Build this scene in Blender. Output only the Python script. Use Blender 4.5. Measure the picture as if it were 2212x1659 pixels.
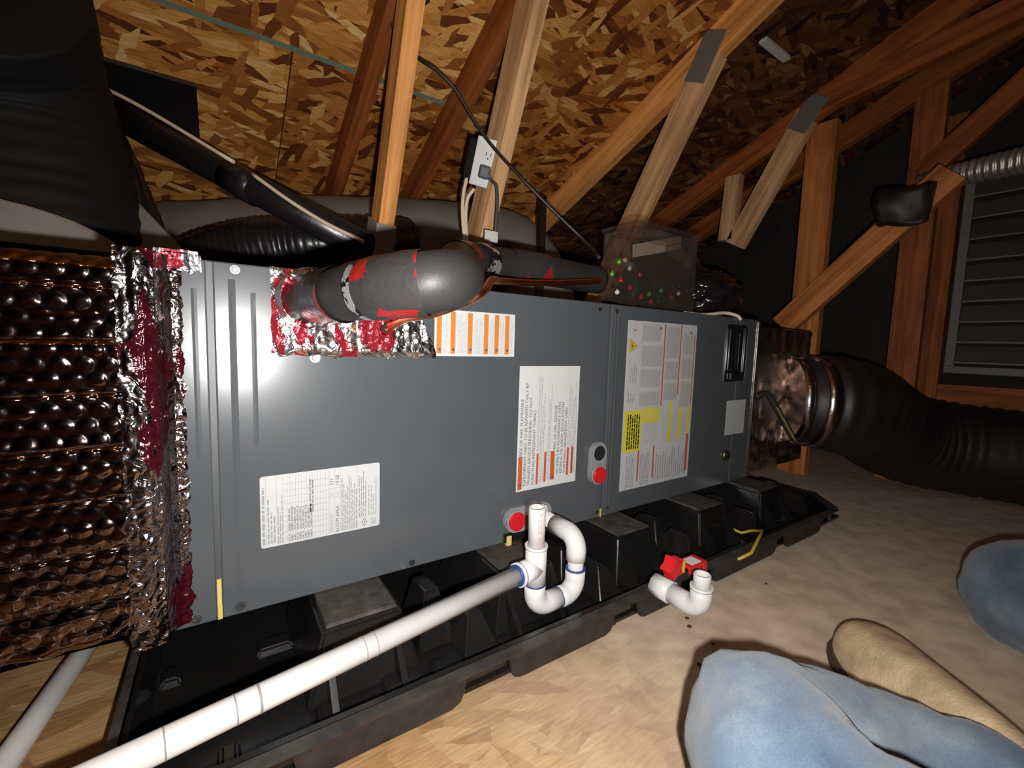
import bpy, bmesh, math, random
from mathutils import Vector, Matrix, noise
random.seed(7)
for o in list(bpy.data.objects): bpy.data.objects.remove(o)
scene = bpy.context.scene
col = scene.collection

# ------------------------------------------------------------------ camera
# X runs along the air handler, Y goes into its front panel (panel at Y=0), floor at Z=0
FPX, CX, CY = 939.5, 1106.0, 829.5
AX = Vector((0.83192061, -0.02535928, 0.5543149))
AY = Vector((-0.55403234, -0.09363135, 0.827213))
AZ = Vector((0.03092372, -0.99528392, -0.09194371))
CAM = Vector((0.0, -0.66, 0.475))
cd = bpy.data.cameras.new('camera'); cam = bpy.data.objects.new('camera', cd); col.objects.link(cam)
cd.sensor_width = 36; cd.lens = FPX / 2212 * 36; cd.clip_start = .01
cam.matrix_world = Matrix(((AX[0], -AX[1], -AX[2], CAM[0]), (AY[0], -AY[1], -AY[2], CAM[1]),
                           (AZ[0], -AZ[1], -AZ[2], CAM[2]), (0, 0, 0, 1)))
scene.camera = cam
# ------------------------------------------------------------------ world, lights, exposure
w = bpy.data.worlds.new('attic_dark'); scene.world = w; w.use_nodes = True
w.node_tree.nodes['Background'].inputs[0].default_value = (.9, .75, .6, 1)
w.node_tree.nodes['Background'].inputs[1].default_value = 0.004
def point(name, loc, e, rad, colr):
    l = bpy.data.lights.new(name, 'POINT'); l.energy = e; l.shadow_soft_size = rad; l.color = colr
    o = bpy.data.objects.new(name, l); o.location = loc; col.objects.link(o); return o
fl_ = bpy.data.lights.new('phone_flash', 'SPOT'); fl_.energy = 44.0; fl_.shadow_soft_size = .007; fl_.color = (1, .975, .945)
fl_.spot_size = math.radians(170); fl_.spot_blend = 1.0
FLASH = bpy.data.objects.new('phone_flash', fl_); col.objects.link(FLASH)
FLASH.matrix_world = Matrix.Translation(Vector((.030, -.012, -.034))) @ cam.matrix_world
BULB_LOC = Vector((-.20, -.95, 1.50))
BULB = point('attic_bulb_light', BULB_LOC, 4.5, .035, (1, .70, .40))
vs = scene.view_settings
vs.view_transform = 'Standard'; vs.look = 'None'; vs.exposure = 0.0; vs.gamma = 1.0; vs.use_curve_mapping = False

# ------------------------------------------------------------------ unprojection helpers (world points on real planes)
def ray(p):
    v = Vector((p[0] - CX, p[1] - CY, FPX)); return Vector((AX.dot(v), AY.dot(v), AZ.dot(v)))
def onY(p, y): r = ray(p); return CAM + r * ((y - CAM[1]) / r[1])
def onX(p, x): r = ray(p); return CAM + r * ((x - CAM[0]) / r[0])
def onZ(p, z): r = ray(p); return CAM + r * ((z - CAM[2]) / r[2])
def at(p, depth): return CAM + ray(p) * (depth / FPX)
V = Vector

# ------------------------------------------------------------------ materials
def nmat(name):
    m = bpy.data.materials.new(name); m.use_nodes = True
    nt = m.node_tree; b = nt.nodes['Principled BSDF']; return m, nt, b
def mat(name, c, rough=.5, metal=0., spec=.5, bump=0., bscale=200., var=0., vscale=8., coat=0., sheen=0., emit=None):
    m, nt, b = nmat(name)
    b.inputs['Base Color'].default_value = (*c, 1); b.inputs['Roughness'].default_value = rough
    b.inputs['Metallic'].default_value = metal; b.inputs['Specular IOR Level'].default_value = spec
    b.inputs['Coat Weight'].default_value = coat; b.inputs['Sheen Weight'].default_value = sheen
    tc = nt.nodes.new('ShaderNodeTexCoord')
    if var > 0:
        n = nt.nodes.new('ShaderNodeTexNoise'); n.inputs['Scale'].default_value = vscale; n.inputs['Detail'].default_value = 6
        nt.links.new(tc.outputs['Object'], n.inputs['Vector'])
        r = nt.nodes.new('ShaderNodeMapRange'); r.inputs[1].default_value = .3; r.inputs[2].default_value = .7
        r.inputs[3].default_value = 1 - var; r.inputs[4].default_value = 1 + var
        nt.links.new(n.outputs['Fac'], r.inputs[0])
        mx = nt.nodes.new('ShaderNodeMix'); mx.data_type = 'RGBA'; mx.blend_type = 'MULTIPLY'; mx.inputs[0].default_value = 1
        mx.inputs[6].default_value = (*c, 1); nt.links.new(r.outputs[0], mx.inputs[7]); nt.links.new(mx.outputs[2], b.inputs['Base Color'])
    if bump > 0:
        n2 = nt.nodes.new('ShaderNodeTexNoise'); n2.inputs['Scale'].default_value = bscale; n2.inputs['Detail'].default_value = 4
        nt.links.new(tc.outputs['Object'], n2.inputs['Vector'])
        bp = nt.nodes.new('ShaderNodeBump'); bp.inputs['Strength'].default_value = bump; bp.inputs['Distance'].default_value = .002
        nt.links.new(n2.outputs['Fac'], bp.inputs['Height']); nt.links.new(bp.outputs[0], b.inputs['Normal'])
    if emit:
        b.inputs['Emission Color'].default_value = (*emit[0], 1); b.inputs['Emission Strength'].default_value = emit[1]
    return m
def ramp(nt, fac, stops, interp='LINEAR'):
    r = nt.nodes.new('ShaderNodeValToRGB'); r.color_ramp.interpolation = interp
    e = r.color_ramp.elements
    while len(e) < len(stops): e.new(.5)
    for i, (p, c) in enumerate(stops): e[i].position = p; e[i].color = (*c, 1)
    nt.links.new(fac, r.inputs[0]); return r.outputs[0]
def mixc(nt, fac, a, b, mode='MIX'):
    mx = nt.nodes.new('ShaderNodeMix'); mx.data_type = 'RGBA'; mx.blend_type = mode
    for s, v in ((0, fac), (6, a), (7, b)):
        if isinstance(v, (int, float)): mx.inputs[s].default_value = v
        elif isinstance(v, tuple): mx.inputs[s].default_value = (*v, 1)
        else: nt.links.new(v, mx.inputs[s])
    return mx.outputs[2]
def math_n(nt, op, a, b=None):
    n = nt.nodes.new('ShaderNodeMath'); n.operation = op
    for i, v in enumerate((a, b)):
        if v is None: continue
        if isinstance(v, (int, float)): n.inputs[i].default_value = v
        else: nt.links.new(v, n.inputs[i])
    return n.outputs[0]
def osb(name, stops, dust=None, rough=.75, seedoff=0.):
    m, nt, b = nmat(name); tc = nt.nodes.new('ShaderNodeTexCoord')
    nz = nt.nodes.new('ShaderNodeTexNoise'); nz.inputs['Scale'].default_value = 16; nz.inputs['Detail'].default_value = 3
    nt.links.new(tc.outputs['Object'], nz.inputs['Vector'])
    va = nt.nodes.new('ShaderNodeVectorMath'); va.operation = 'MULTIPLY_ADD'
    nt.links.new(nz.outputs['Color'], va.inputs[0]); va.inputs[1].default_value = (.022, .014, 0); nt.links.new(tc.outputs['Object'], va.inputs[2])
    layers = []
    for k, (rz, sx, sy) in enumerate(((.05, 10, 52), (-.30, 11, 52), (.45, 12, 46), (1.25, 15, 44))):
        mp = nt.nodes.new('ShaderNodeMapping'); mp.inputs['Rotation'].default_value = (0, 0, rz)
        mp.inputs['Location'].default_value = (seedoff + k * 1.7, k * .73, 0)
        mp.inputs['Scale'].default_value = (1, 1, 1); nt.links.new(va.outputs[0], mp.inputs['Vector'])
        m2 = nt.nodes.new('ShaderNodeMapping'); m2.inputs['Scale'].default_value = (sx, sy, 0); nt.links.new(mp.outputs[0], m2.inputs['Vector'])
        vo = nt.nodes.new('ShaderNodeTexVoronoi'); vo.voronoi_dimensions = '2D'; vo.inputs['Scale'].default_value = 1; vo.inputs['Randomness'].default_value = 1
        nt.links.new(m2.outputs[0], vo.inputs['Vector'])
        sp = nt.nodes.new('ShaderNodeSeparateColor'); nt.links.new(vo.outputs['Color'], sp.inputs[0])
        layers.append((sp.outputs[0], sp.outputs[1], vo.outputs['Distance']))
    c = ramp(nt, layers[0][0], stops); h = layers[0][1]
    for k, thr in ((1, .50), (2, .62), (3, .80)):
        f = math_n(nt, 'GREATER_THAN', layers[k][1], thr)
        c = mixc(nt, f, c, ramp(nt, layers[k][0], stops))
        h = math_n(nt, 'ADD', h, math_n(nt, 'MULTIPLY', f, layers[k][0]))
    fn = nt.nodes.new('ShaderNodeTexNoise'); fn.inputs['Scale'].default_value = 1; fn.inputs['Detail'].default_value = 6
    m3 = nt.nodes.new('ShaderNodeMapping'); m3.inputs['Scale'].default_value = (30, 260, 60); nt.links.new(va.outputs[0], m3.inputs['Vector'])
    nt.links.new(m3.outputs[0], fn.inputs['Vector'])
    c = mixc(nt, .75, c, ramp(nt, fn.outputs['Fac'], [(.3, (.62, .58, .55)), (.7, (1.25, 1.22, 1.2))]), 'MULTIPLY')
    if dust:
        dn = nt.nodes.new('ShaderNodeTexNoise'); dn.inputs['Scale'].default_value = 2.3; dn.inputs['Detail'].default_value = 5
        nt.links.new(tc.outputs['Object'], dn.inputs['Vector'])
        sx = nt.nodes.new('ShaderNodeSeparateXYZ'); nt.links.new(tc.outputs['Object'], sx.inputs[0])
        g = nt.nodes.new('ShaderNodeMapRange'); g.inputs[1].default_value = .15; g.inputs[2].default_value = .75; nt.links.new(sx.outputs[0], g.inputs[0])
        f = math_n(nt, 'MULTIPLY', g.outputs[0], ramp(nt, dn.outputs['Fac'], [(.3, (.72,) * 3), (.65, (.97,) * 3)]))
        fd = nt.nodes.new('ShaderNodeTexNoise'); fd.inputs['Scale'].default_value = 22; fd.inputs['Detail'].default_value = 8
        nt.links.new(tc.outputs['Object'], fd.inputs['Vector'])
        c = mixc(nt, f, c, ramp(nt, fd.outputs['Fac'], [(.35, tuple(x * .82 for x in dust)), (.65, tuple(x * 1.15 for x in dust))]))
    nt.links.new(c, b.inputs['Base Color']); b.inputs['Roughness'].default_value = rough; b.inputs['Specular IOR Level'].default_value = .25
    bp = nt.nodes.new('ShaderNodeBump'); bp.inputs['Strength'].default_value = .35; bp.inputs['Distance'].default_value = .0025
    nt.links.new(h, bp.inputs['Height']); nt.links.new(bp.outputs[0], b.inputs['Normal'])
    return m
def wood(name, light, dark, stain=.3):
    m, nt, b = nmat(name); tc = nt.nodes.new('ShaderNodeTexCoord')
    oi = nt.nodes.new('ShaderNodeObjectInfo')
    mp = nt.nodes.new('ShaderNodeMapping'); mp.inputs['Scale'].default_value = (2.2, 42, 42); nt.links.new(tc.outputs['Object'], mp.inputs['Vector'])
    ad = nt.nodes.new('ShaderNodeVectorMath'); ad.operation = 'ADD'; nt.links.new(mp.outputs[0], ad.inputs[0])
    sc = nt.nodes.new('ShaderNodeVectorMath'); sc.operation = 'SCALE'; sc.inputs[0].default_value = (31, 17, 23); nt.links.new(oi.outputs['Random'], sc.inputs['Scale'])
    nt.links.new(sc.outputs[0], ad.inputs[1])
    n = nt.nodes.new('ShaderNodeTexNoise'); n.inputs['Scale'].default_value = 1; n.inputs['Detail'].default_value = 5; n.inputs['Distortion'].default_value = .8
    nt.links.new(ad.outputs[0], n.inputs['Vector'])
    c = ramp(nt, n.outputs['Fac'], [(.32, dark), (.55, light), (.75, tuple(min(1, x * 1.25) for x in light))])
    mp2 = nt.nodes.new('ShaderNodeMapping'); mp2.inputs['Scale'].default_value = (5, 14, 14); nt.links.new(tc.outputs['Object'], mp2.inputs['Vector'])
    ad2 = nt.nodes.new('ShaderNodeVectorMath'); ad2.operation = 'ADD'; nt.links.new(mp2.outputs[0], ad2.inputs[0]); nt.links.new(sc.outputs[0], ad2.inputs[1])
    n2 = nt.nodes.new('ShaderNodeTexNoise'); n2.inputs['Scale'].default_value = 1; n2.inputs['Detail'].default_value = 4
    nt.links.new(ad2.outputs[0], n2.inputs['Vector'])
    c = mixc(nt, stain, c, ramp(nt, n2.outputs['Fac'], [(.3, (.35, .22, .14)), (.6, (1.15, 1.1, 1.05))]), 'MULTIPLY')
    nt.links.new(c, b.inputs['Base Color']); b.inputs['Roughness'].default_value = .65; b.inputs['Specular IOR Level'].default_value = .3
    bp = nt.nodes.new('ShaderNodeBump'); bp.inputs['Strength'].default_value = .25; bp.inputs['Distance'].default_value = .001
    nt.links.new(n.outputs['Fac'], bp.inputs['Height']); nt.links.new(bp.outputs[0], b.inputs['Normal'])
    return m
def foil_tape(name, base, red, amount=.52, rough=.16, scale=22., metal=1., bump=.6, squash=(1, 1, 1), alpha=1.):
    m, nt, b = nmat(name); tc = nt.nodes.new('ShaderNodeTexCoord')
    mp = nt.nodes.new('ShaderNodeMapping'); mp.inputs['Scale'].default_value = squash; nt.links.new(tc.outputs['Object'], mp.inputs['Vector'])
    vo = nt.nodes.new('ShaderNodeTexVoronoi'); vo.inputs['Scale'].default_value = scale
    nz = nt.nodes.new('ShaderNodeTexNoise'); nz.inputs['Scale'].default_value = scale * 1.3; nz.inputs['Detail'].default_value = 3
    nt.links.new(mp.outputs[0], nz.inputs['Vector'])
    va = nt.nodes.new('ShaderNodeVectorMath'); va.operation = 'MULTIPLY_ADD'; nt.links.new(nz.outputs['Color'], va.inputs[0]); va.inputs[1].default_value = (.03, .03, .03); nt.links.new(mp.outputs[0], va.inputs[2])
    nt.links.new(va.outputs[0], vo.inputs['Vector'])
    sp = nt.nodes.new('ShaderNodeSeparateColor'); nt.links.new(vo.outputs['Color'], sp.inputs[0])
    f = math_n(nt, 'GREATER_THAN', sp.outputs[0], 1 - amount)
    c = mixc(nt, f, base, red); nt.links.new(c, b.inputs['Base Color'])
    mm = math_n(nt, 'MULTIPLY_ADD', f, -.55 * metal); nt.nodes[-1].inputs[2].default_value = metal
    nt.links.new(mm, b.inputs['Metallic']); b.inputs['Roughness'].default_value = rough
    cn = nt.nodes.new('ShaderNodeTexNoise'); cn.inputs['Scale'].default_value = 60; cn.inputs['Detail'].default_value = 3; cn.inputs['Distortion'].default_value = 1.2
    nt.links.new(tc.outputs['Object'], cn.inputs['Vector'])
    bp = nt.nodes.new('ShaderNodeBump'); bp.inputs['Strength'].default_value = bump; bp.inputs['Distance'].default_value = .004
    nt.links.new(cn.outputs['Fac'], bp.inputs['Height']); nt.links.new(bp.outputs[0], b.inputs['Normal'])
    return m
def clear_plastic(name, tint, gloss=.10, rough=.12, transp=.9):
    m, nt, b = nmat(name); nt.nodes.remove(b); out = nt.nodes['Material Output']
    t = nt.nodes.new('ShaderNodeBsdfTransparent'); t.inputs[0].default_value = (*tint, 1)
    g = nt.nodes.new('ShaderNodeBsdfGlossy'); g.inputs['Roughness'].default_value = rough
    d = nt.nodes.new('ShaderNodeBsdfDiffuse'); d.inputs[0].default_value = (.5, .46, .42, 1)
    m1 = nt.nodes.new('ShaderNodeMixShader'); m1.inputs[0].default_value = gloss; nt.links.new(t.outputs[0], m1.inputs[1]); nt.links.new(g.outputs[0], m1.inputs[2])
    m2 = nt.nodes.new('ShaderNodeMixShader'); m2.inputs[0].default_value = 1 - transp; nt.links.new(m1.outputs[0], m2.inputs[1]); nt.links.new(d.outputs[0], m2.inputs[2])
    nt.links.new(m2.outputs[0], out.inputs[0]); return m

M = {}
M['roof'] = osb('roof_osb', [(.0, (.12, .028, .008)), (.25, (.36, .125, .024)), (.55, (.62, .27, .058)), (.85, (.78, .40, .11)), (1, (.86, .55, .22))])
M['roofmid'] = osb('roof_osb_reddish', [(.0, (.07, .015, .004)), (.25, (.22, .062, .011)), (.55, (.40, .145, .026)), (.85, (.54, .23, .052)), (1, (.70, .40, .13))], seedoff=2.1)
M['roofshade'] = osb('roof_osb_shaded', [(.0, (.020, .005, .002)), (.25, (.060, .018, .005)), (.55, (.105, .036, .010)), (.85, (.15, .058, .017)), (1, (.25, .125, .05))], seedoff=7.7)  # same roof OSB, darkened: shade past the third truss put into its colour
M['floor'] = osb('floor_osb', [(.0, (.23, .115, .043)), (.35, (.30, .168, .068)), (.7, (.345, .205, .088)), (1, (.39, .25, .12))], dust=(.52, .42, .325), seedoff=4.2)
M['wood'] = wood('truss_wood', (.80, .37, .11), (.55, .20, .048))
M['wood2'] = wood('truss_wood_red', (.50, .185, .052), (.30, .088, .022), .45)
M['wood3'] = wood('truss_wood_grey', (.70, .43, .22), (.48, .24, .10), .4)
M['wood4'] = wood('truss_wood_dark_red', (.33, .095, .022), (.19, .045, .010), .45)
M['plate'] = mat('nail_plate_steel', (.20, .19, .17), .6, .4, bump=.3, bscale=90)
M['teal'] = mat('panel_edge_paint', (.16, .22, .16), .8)
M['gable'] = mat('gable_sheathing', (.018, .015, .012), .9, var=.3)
M['ventmetal'] = mat('vent_metal', (.17, .16, .14), .6, .2)
M['ventslat'] = mat('vent_slat', (.075, .07, .058), .7, .2)
M['panel'] = mat('cabinet_grey_paint', (.064, .071, .078), .245, 0, .5, bump=.004, bscale=500, var=.06, vscale=5)
M['panelr'] = mat('cabinet_side', (.05, .055, .06), .45)
M['black'] = mat('black_gap', (.008, .008, .009), .6)
M['blackgloss'] = mat('black_gloss_plastic', (.008, .008, .009), .16)
M['screw'] = mat('screw_zinc', (.16, .16, .16), .35, .9)
M['foam'] = mat('yellow_foam', (0.520, 0.403, 0.104), .7)
M['white'] = mat('label_paper', (.50, .505, .505), .55, var=.03)
M['white2'] = mat('label_paper_matte', (.40, .405, .41), .6, var=.03)
M['ink'] = mat('ink_dark', (0.070, 0.070, 0.077), .7)
M['inkgrey'] = mat('ink_grey', (0.223, 0.223, 0.229), .7)
M['inkpale'] = mat('ink_pale', (0.343, 0.343, 0.350), .7)
M['orange'] = mat('ink_orange', (0.496, 0.161, 0.022), .55)
M['redor'] = mat('ink_red_orange', (0.409, 0.076, 0.023), .55)
M['yellow'] = mat('ink_yellow', (0.528, 0.449, 0.033), .55)
M['amber'] = mat('ink_amber', (0.446, 0.298, 0.031), .55)
M['pink'] = mat('ink_pink', (0.434, 0.175, 0.175), .6)
M['redplug'] = mat('red_plug', (0.465, 0.009, 0.015), .35)
M['greyplug'] = mat('grey_port_plastic', (.20, .205, .215), .4)
M['brass'] = mat('brass_plug', (.45, .36, .18), .3, 1)
M['pvc'] = mat('white_pvc', (.52, .51, .50), .28, bump=.02, bscale=60, var=.03, vscale=20)
M['pvcpipe'] = mat('white_pvc_dusty', (.56, .54, .52), .35, bump=.03, bscale=60, var=.10, vscale=14)
M['primer'] = mat('blue_primer', (.015, .045, .19), .4)
M['scuff'] = mat('scuff_grey', (.22, .21, .20), .6)
M['redink'] = mat('red_ink', (0.504, 0.154, 0.140), .6)
M['pan'] = mat('pan_black_plastic', (.0085, .0080, .0077), .20, 0, .5, bump=.05, bscale=120, var=.3)
M['pandust'] = mat('pan_pad_dusty', (.040, .034, .029), .7, bump=.4, bscale=150, var=.55, vscale=40)
M['rim'] = mat('pan_rim_dusty', (.032, .029, .026), .5, var=.5, vscale=30)
M['skirt'] = mat('pan_skirt', (.018, .0135, .0115), .55, var=.5, vscale=35)
M['rubber'] = mat('insulation_rubber', (.022, .0215, .021), .5, 0, .35, bump=.12, bscale=220, var=.10)
M['linetape'] = foil_tape('line_tape', (.045, .042, .042), (.26, .014, .014), .36, .25, 34, .35, .35)
M['linefoil'] = foil_tape('line_foil_scraps', (.75, .75, .77), (.010, .010, .012), .45, .25, 60, .8, .9)
M['tape'] = foil_tape('foil_tape', (.80, .78, .79), (.28, .018, .03), .26, .22, 44, 1, .9, (1, 1, .55))
M['tapedark'] = foil_tape('foil_tape_band', (.42, .36, .36), (.055, .004, .009), .30, .15, 42, 1, .7, (1, 1, .35))
M['foil'] = mat('bubble_foil', (.30, .225, .205), .09, 1.0, bump=.05, bscale=140, var=.08)
M['foildark'] = mat('plenum_foil', (.42, .36, .33), .24, 1.0, bump=.55, bscale=45, var=.2)
M['copper'] = mat('copper', (0.820, 0.300, 0.120), .28, 1, var=.15, vscale=40)
M['duct'] = mat('black_duct_jacket', (.011, .010, .010), .30, bump=.5, bscale=38)
M['ductmatte'] = mat('black_duct_matte', (.0055, .0052, .0052), .75, 0, .3, bump=.3, bscale=20)
M['ductgrey'] = mat('grey_duct_fabric', (.20, .178, .155), .8, bump=.3, bscale=30, var=.15)
M['ductbrown'] = mat('dark_flex_jacket', (.013, .0105, .010), .50, .05, bump=.4, bscale=40, var=.25)
M['silverduct'] = mat('silver_flex', (.42, .38, .35), .4, .7, bump=.3, bscale=60)
M['greywrap'] = mat('grey_tape_wrap', (.34, .305, .28), .35, bump=.4, bscale=50)
M['bag'] = mat('black_bag_plastic', (.010, .009, .010), .17, bump=.8, bscale=30)
M['outlet'] = mat('outlet_white', (0.640, 0.632, 0.632), .35)
M['slot'] = mat('outlet_slot', (.05, .04, .04), .6)
M['nm'] = mat('cable_cream', (.72, .60, .45), .5)
M['cordblk'] = mat('black_cord', (.020, .018, .017), .4)
M['cordgrey'] = mat('grey_cord', (.07, .07, .075), .45)
M['redsw'] = mat('red_switch', (0.525, 0.013, 0.017), .32)
M['swlabel'] = mat('switch_label', (.62, .58, .56), .5)
M['yelwire'] = mat('yellow_wire', (.45, .31, .045), .5)
M['yeldark'] = mat('yellow_dull', (.17, .105, .02), .6)
M['suede'] = mat('tan_suede', (.44, .33, .20), .95, 0, .1, bump=.4, bscale=240, var=.30, vscale=26)
M['sole'] = mat('boot_sole', (.05, .03, .02), .7)
M['clear'] = clear_plastic('clear_plastic', (.84, .80, .77), .06, .08, .975)
M['baured'] = mat('bauble_red', (.65, .02, .03), .15, .4)
M['baugreen'] = mat('bauble_green', (.15, .45, .05), .15, .4)
M['garland'] = mat('garland_green', (.02, .05, .015), .5)
M['straw'] = mat('white_strip', (.62, .56, .48), .6)
M['ceramic'] = mat('lamp_ceramic', (.7, .68, .64), .3)
M['bulbglass'] = mat('bulb_glass', (.9, .8, .6), .3, emit=((1, .70, .40), 8.0))
def denim():
    m, nt, b = nmat('denim'); tc = nt.nodes.new('ShaderNodeTexCoord')
    n = nt.nodes.new('ShaderNodeTexNoise'); n.inputs['Scale'].default_value = 6; n.inputs['Detail'].default_value = 7; n.inputs['Roughness'].default_value = .6; nt.links.new(tc.outputs['Object'], n.inputs['Vector'])
    c = ramp(nt, n.outputs['Fac'], [(.32, (.042, .068, .112)), (.50, (.092, .126, .166)), (.64, (.175, .208, .232))])
    mp = nt.nodes.new('ShaderNodeMapping'); mp.inputs['Scale'].default_value = (500, 500, 1400); mp.inputs['Rotation'].default_value = (.6, .7, .3); nt.links.new(tc.outputs['Object'], mp.inputs['Vector'])
    f = nt.nodes.new('ShaderNodeTexNoise'); f.inputs['Scale'].default_value = 1; f.inputs['Detail'].default_value = 3; nt.links.new(mp.outputs[0], f.inputs['Vector'])
    c = mixc(nt, .45, c, ramp(nt, f.outputs['Fac'], [(.3, (.65, .68, .72)), (.7, (1.25, 1.22, 1.2))]), 'MULTIPLY')
    nt.links.new(c, b.inputs['Base Color']); b.inputs['Roughness'].default_value = .9; b.inputs['Specular IOR Level'].default_value = .15; b.inputs['Sheen Weight'].default_value = .15
    bp = nt.nodes.new('ShaderNodeBump'); bp.inputs['Strength'].default_value = .25; bp.inputs['Distance'].default_value = .001
    nt.links.new(f.outputs['Fac'], bp.inputs['Height']); nt.links.new(bp.outputs[0], b.inputs['Normal']); return m
M['denim'] = denim()

# ------------------------------------------------------------------ object helpers
def tag(o, label=None, cat=None, group=None, kind=None):
    if label: o['label'] = label
    if cat: o['category'] = cat
    if group: o['group'] = group
    if kind: o['kind'] = kind
    return o
def thing(name, label, cat, loc=(0, 0, 0), group=None):
    o = bpy.data.objects.new(name, None); o.location = loc; o.empty_display_size = .05; col.objects.link(o)
    return tag(o, label, cat, group)
def wmat(o):
    m = Matrix.Identity(4)
    while o is not None:
        m = o.matrix_parent_inverse @ o.matrix_basis @ m if o.parent else o.matrix_basis @ m
        o = o.parent
    return m
def link(name, me, m, parent=None, mw=None, smooth=False):
    o = bpy.data.objects.new(name, me); col.objects.link(o)
    if m is not None and not me.materials: me.materials.append(m)
    if smooth:
        for p in me.polygons: p.use_smooth = True
    if mw is not None: o.matrix_basis = mw
    if parent is not None:
        o.parent = parent; o.matrix_parent_inverse = wmat(parent).inverted()
    return o
def mk(name, vs, fs, m, parent=None, smooth=False, mw=None):
    me = bpy.data.meshes.new(name); me.from_pydata([tuple(v) for v in vs], [], fs); me.update()
    return link(name, me, m, parent, mw, smooth)
def frombm(name, bm, m, parent=None, smooth=False, mw=None):
    me = bpy.data.meshes.new(name); bm.normal_update(); bm.to_mesh(me); bm.free(); return link(name, me, m, parent, mw, smooth)
def bm_box(bm, lo, hi):
    x0, y0, z0 = lo; x1, y1, z1 = hi
    v = [bm.verts.new(p) for p in ((x0, y0, z0), (x1, y0, z0), (x1, y1, z0), (x0, y1, z0), (x0, y0, z1), (x1, y0, z1), (x1, y1, z1), (x0, y1, z1))]
    return [bm.faces.new([v[i] for i in f]) for f in ((3, 2, 1, 0), (4, 5, 6, 7), (0, 1, 5, 4), (1, 2, 6, 5), (2, 3, 7, 6), (3, 0, 4, 7))]
def box(name, lo, hi, m, parent=None, bev=0., mw=None):
    bm = bmesh.new(); bm_box(bm, lo, hi)
    if bev: bmesh.ops.bevel(bm, geom=bm.edges[:], offset=bev, segments=2, affect='EDGES', profile=.6)
    return frombm(name, bm, m, parent, False, mw)
def beam(name, a, b, wx, wy, m, parent, up=(1, 0, 0), ext=0.):
    """timber from a to b: wx thickness along 'up' axis, wy the other way"""
    a, b = V(a), V(b); d = (b - a); L = d.length; d.normalize()
    u = V(up); u = (u - d * u.dot(d)).normalized(); s = d.cross(u)
    mw = Matrix(((d[0], s[0], u[0], a[0]), (d[1], s[1], u[1], a[1]), (d[2], s[2], u[2], a[2]), (0, 0, 0, 1)))
    return box(name, (-ext, -wy / 2, -wx / 2), (L + ext, wy / 2, wx / 2), m, parent, .002, mw)
def catmull(pts, n=8):
    pts = [V(p) for p in pts]
    if len(pts) < 3: return pts
    P = [pts[0] * 2 - pts[1]] + pts + [pts[-1] * 2 - pts[-2]]; out = []
    for i in range(1, len(P) - 2):
        for k in range(n):
            t = k / n; p0, p1, p2, p3 = P[i - 1:i + 3]
            out.append(.5 * ((2 * p1) + (p2 - p0) * t + (2 * p0 - 5 * p1 + 4 * p2 - p3) * t * t + (3 * p1 - p0 - 3 * p2 + p3) * t ** 3))
    out.append(pts[-1]); return out
def frames(path):
    T = []
    for i in range(len(path)):
        a = path[max(0, i - 1)]; b = path[min(len(path) - 1, i + 1)]; T.append((b - a).normalized())
    n = V((0, 0, 1)) if abs(T[0].z) < .9 else V((1, 0, 0))
    N = []
    for t in T:
        n = (n - t * n.dot(t)).normalized(); N.append(n.copy())
    return T, N
def tube(name, path, r, m, parent=None, seg=16, caps=True, rf=None, rng=None):
    path = [V(p) for p in path]; T, N = frames(path); vs = []; fs = []
    L = [0.]
    for i in range(1, len(path)): L.append(L[-1] + (path[i] - path[i - 1]).length)
    for i, p in enumerate(path):
        B = T[i].cross(N[i])
        for k in range(seg):
            a = 2 * math.pi * k / seg
            rr = r if rf is None else rf(L[i], L[-1], a)
            vs.append(p + (N[i] * math.cos(a) + B * math.sin(a)) * rr)
    for i in range(len(path) - 1):
        for k in range(seg):
            k2 = (k + 1) % seg; fs.append((i * seg + k, i * seg + k2, (i + 1) * seg + k2, (i + 1) * seg + k))
    if caps: fs.append(tuple(range(seg - 1, -1, -1))); fs.append(tuple((len(path) - 1) * seg + k for k in range(seg)))
    o = mk(name, vs, fs, m, parent)
    for p in o.data.polygons: p.use_smooth = len(p.vertices) == 4
    return o
def pipe_hollow(name, a, b, ro, ri, m, parent, seg=24):
    """open pipe, the bore visible at b"""
    a, b = V(a), V(b); d = (b - a).normalized(); n = V((1, 0, 0)) if abs(d.x) < .8 else V((0, 1, 0)); n = (n - d * n.dot(d)).normalized(); s = d.cross(n)
    rings = [(a, ro), (b - d * .0012, ro), (b, ro - .001), (b, ri), (a + d * .004, ri)]
    vs = []; fs = []
    for c, r in rings:
        for k in range(seg):
            t = 2 * math.pi * k / seg; vs.append(c + (n * math.cos(t) + s * math.sin(t)) * r)
    for i in range(len(rings) - 1):
        for k in range(seg):
            k2 = (k + 1) % seg; fs.append((i * seg + k, i * seg + k2, (i + 1) * seg + k2, (i + 1) * seg + k))
    fs.append(tuple(range(seg - 1, -1, -1))); fs.append(tuple((len(rings) - 1) * seg + k for k in range(seg)))
    o = mk(name, vs, fs, m, parent)
    for i, p in enumerate(o.data.polygons): p.use_smooth = len(p.vertices) == 4 and not (2 * seg <= i < 3 * seg)
    return o
def arc(c, u, v, r, a0, a1, n=10):
    return [V(c) + V(u) * r * math.cos(a0 + (a1 - a0) * i / n) + V(v) * r * math.sin(a0 + (a1 - a0) * i / n) for i in range(n + 1)]
def ring(name, c, d, r, w, m, parent):
    d = V(d).normalized(); return tube(name, [V(c) - d * w / 2, V(c) + d * w / 2], r, m, parent, 24)
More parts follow.
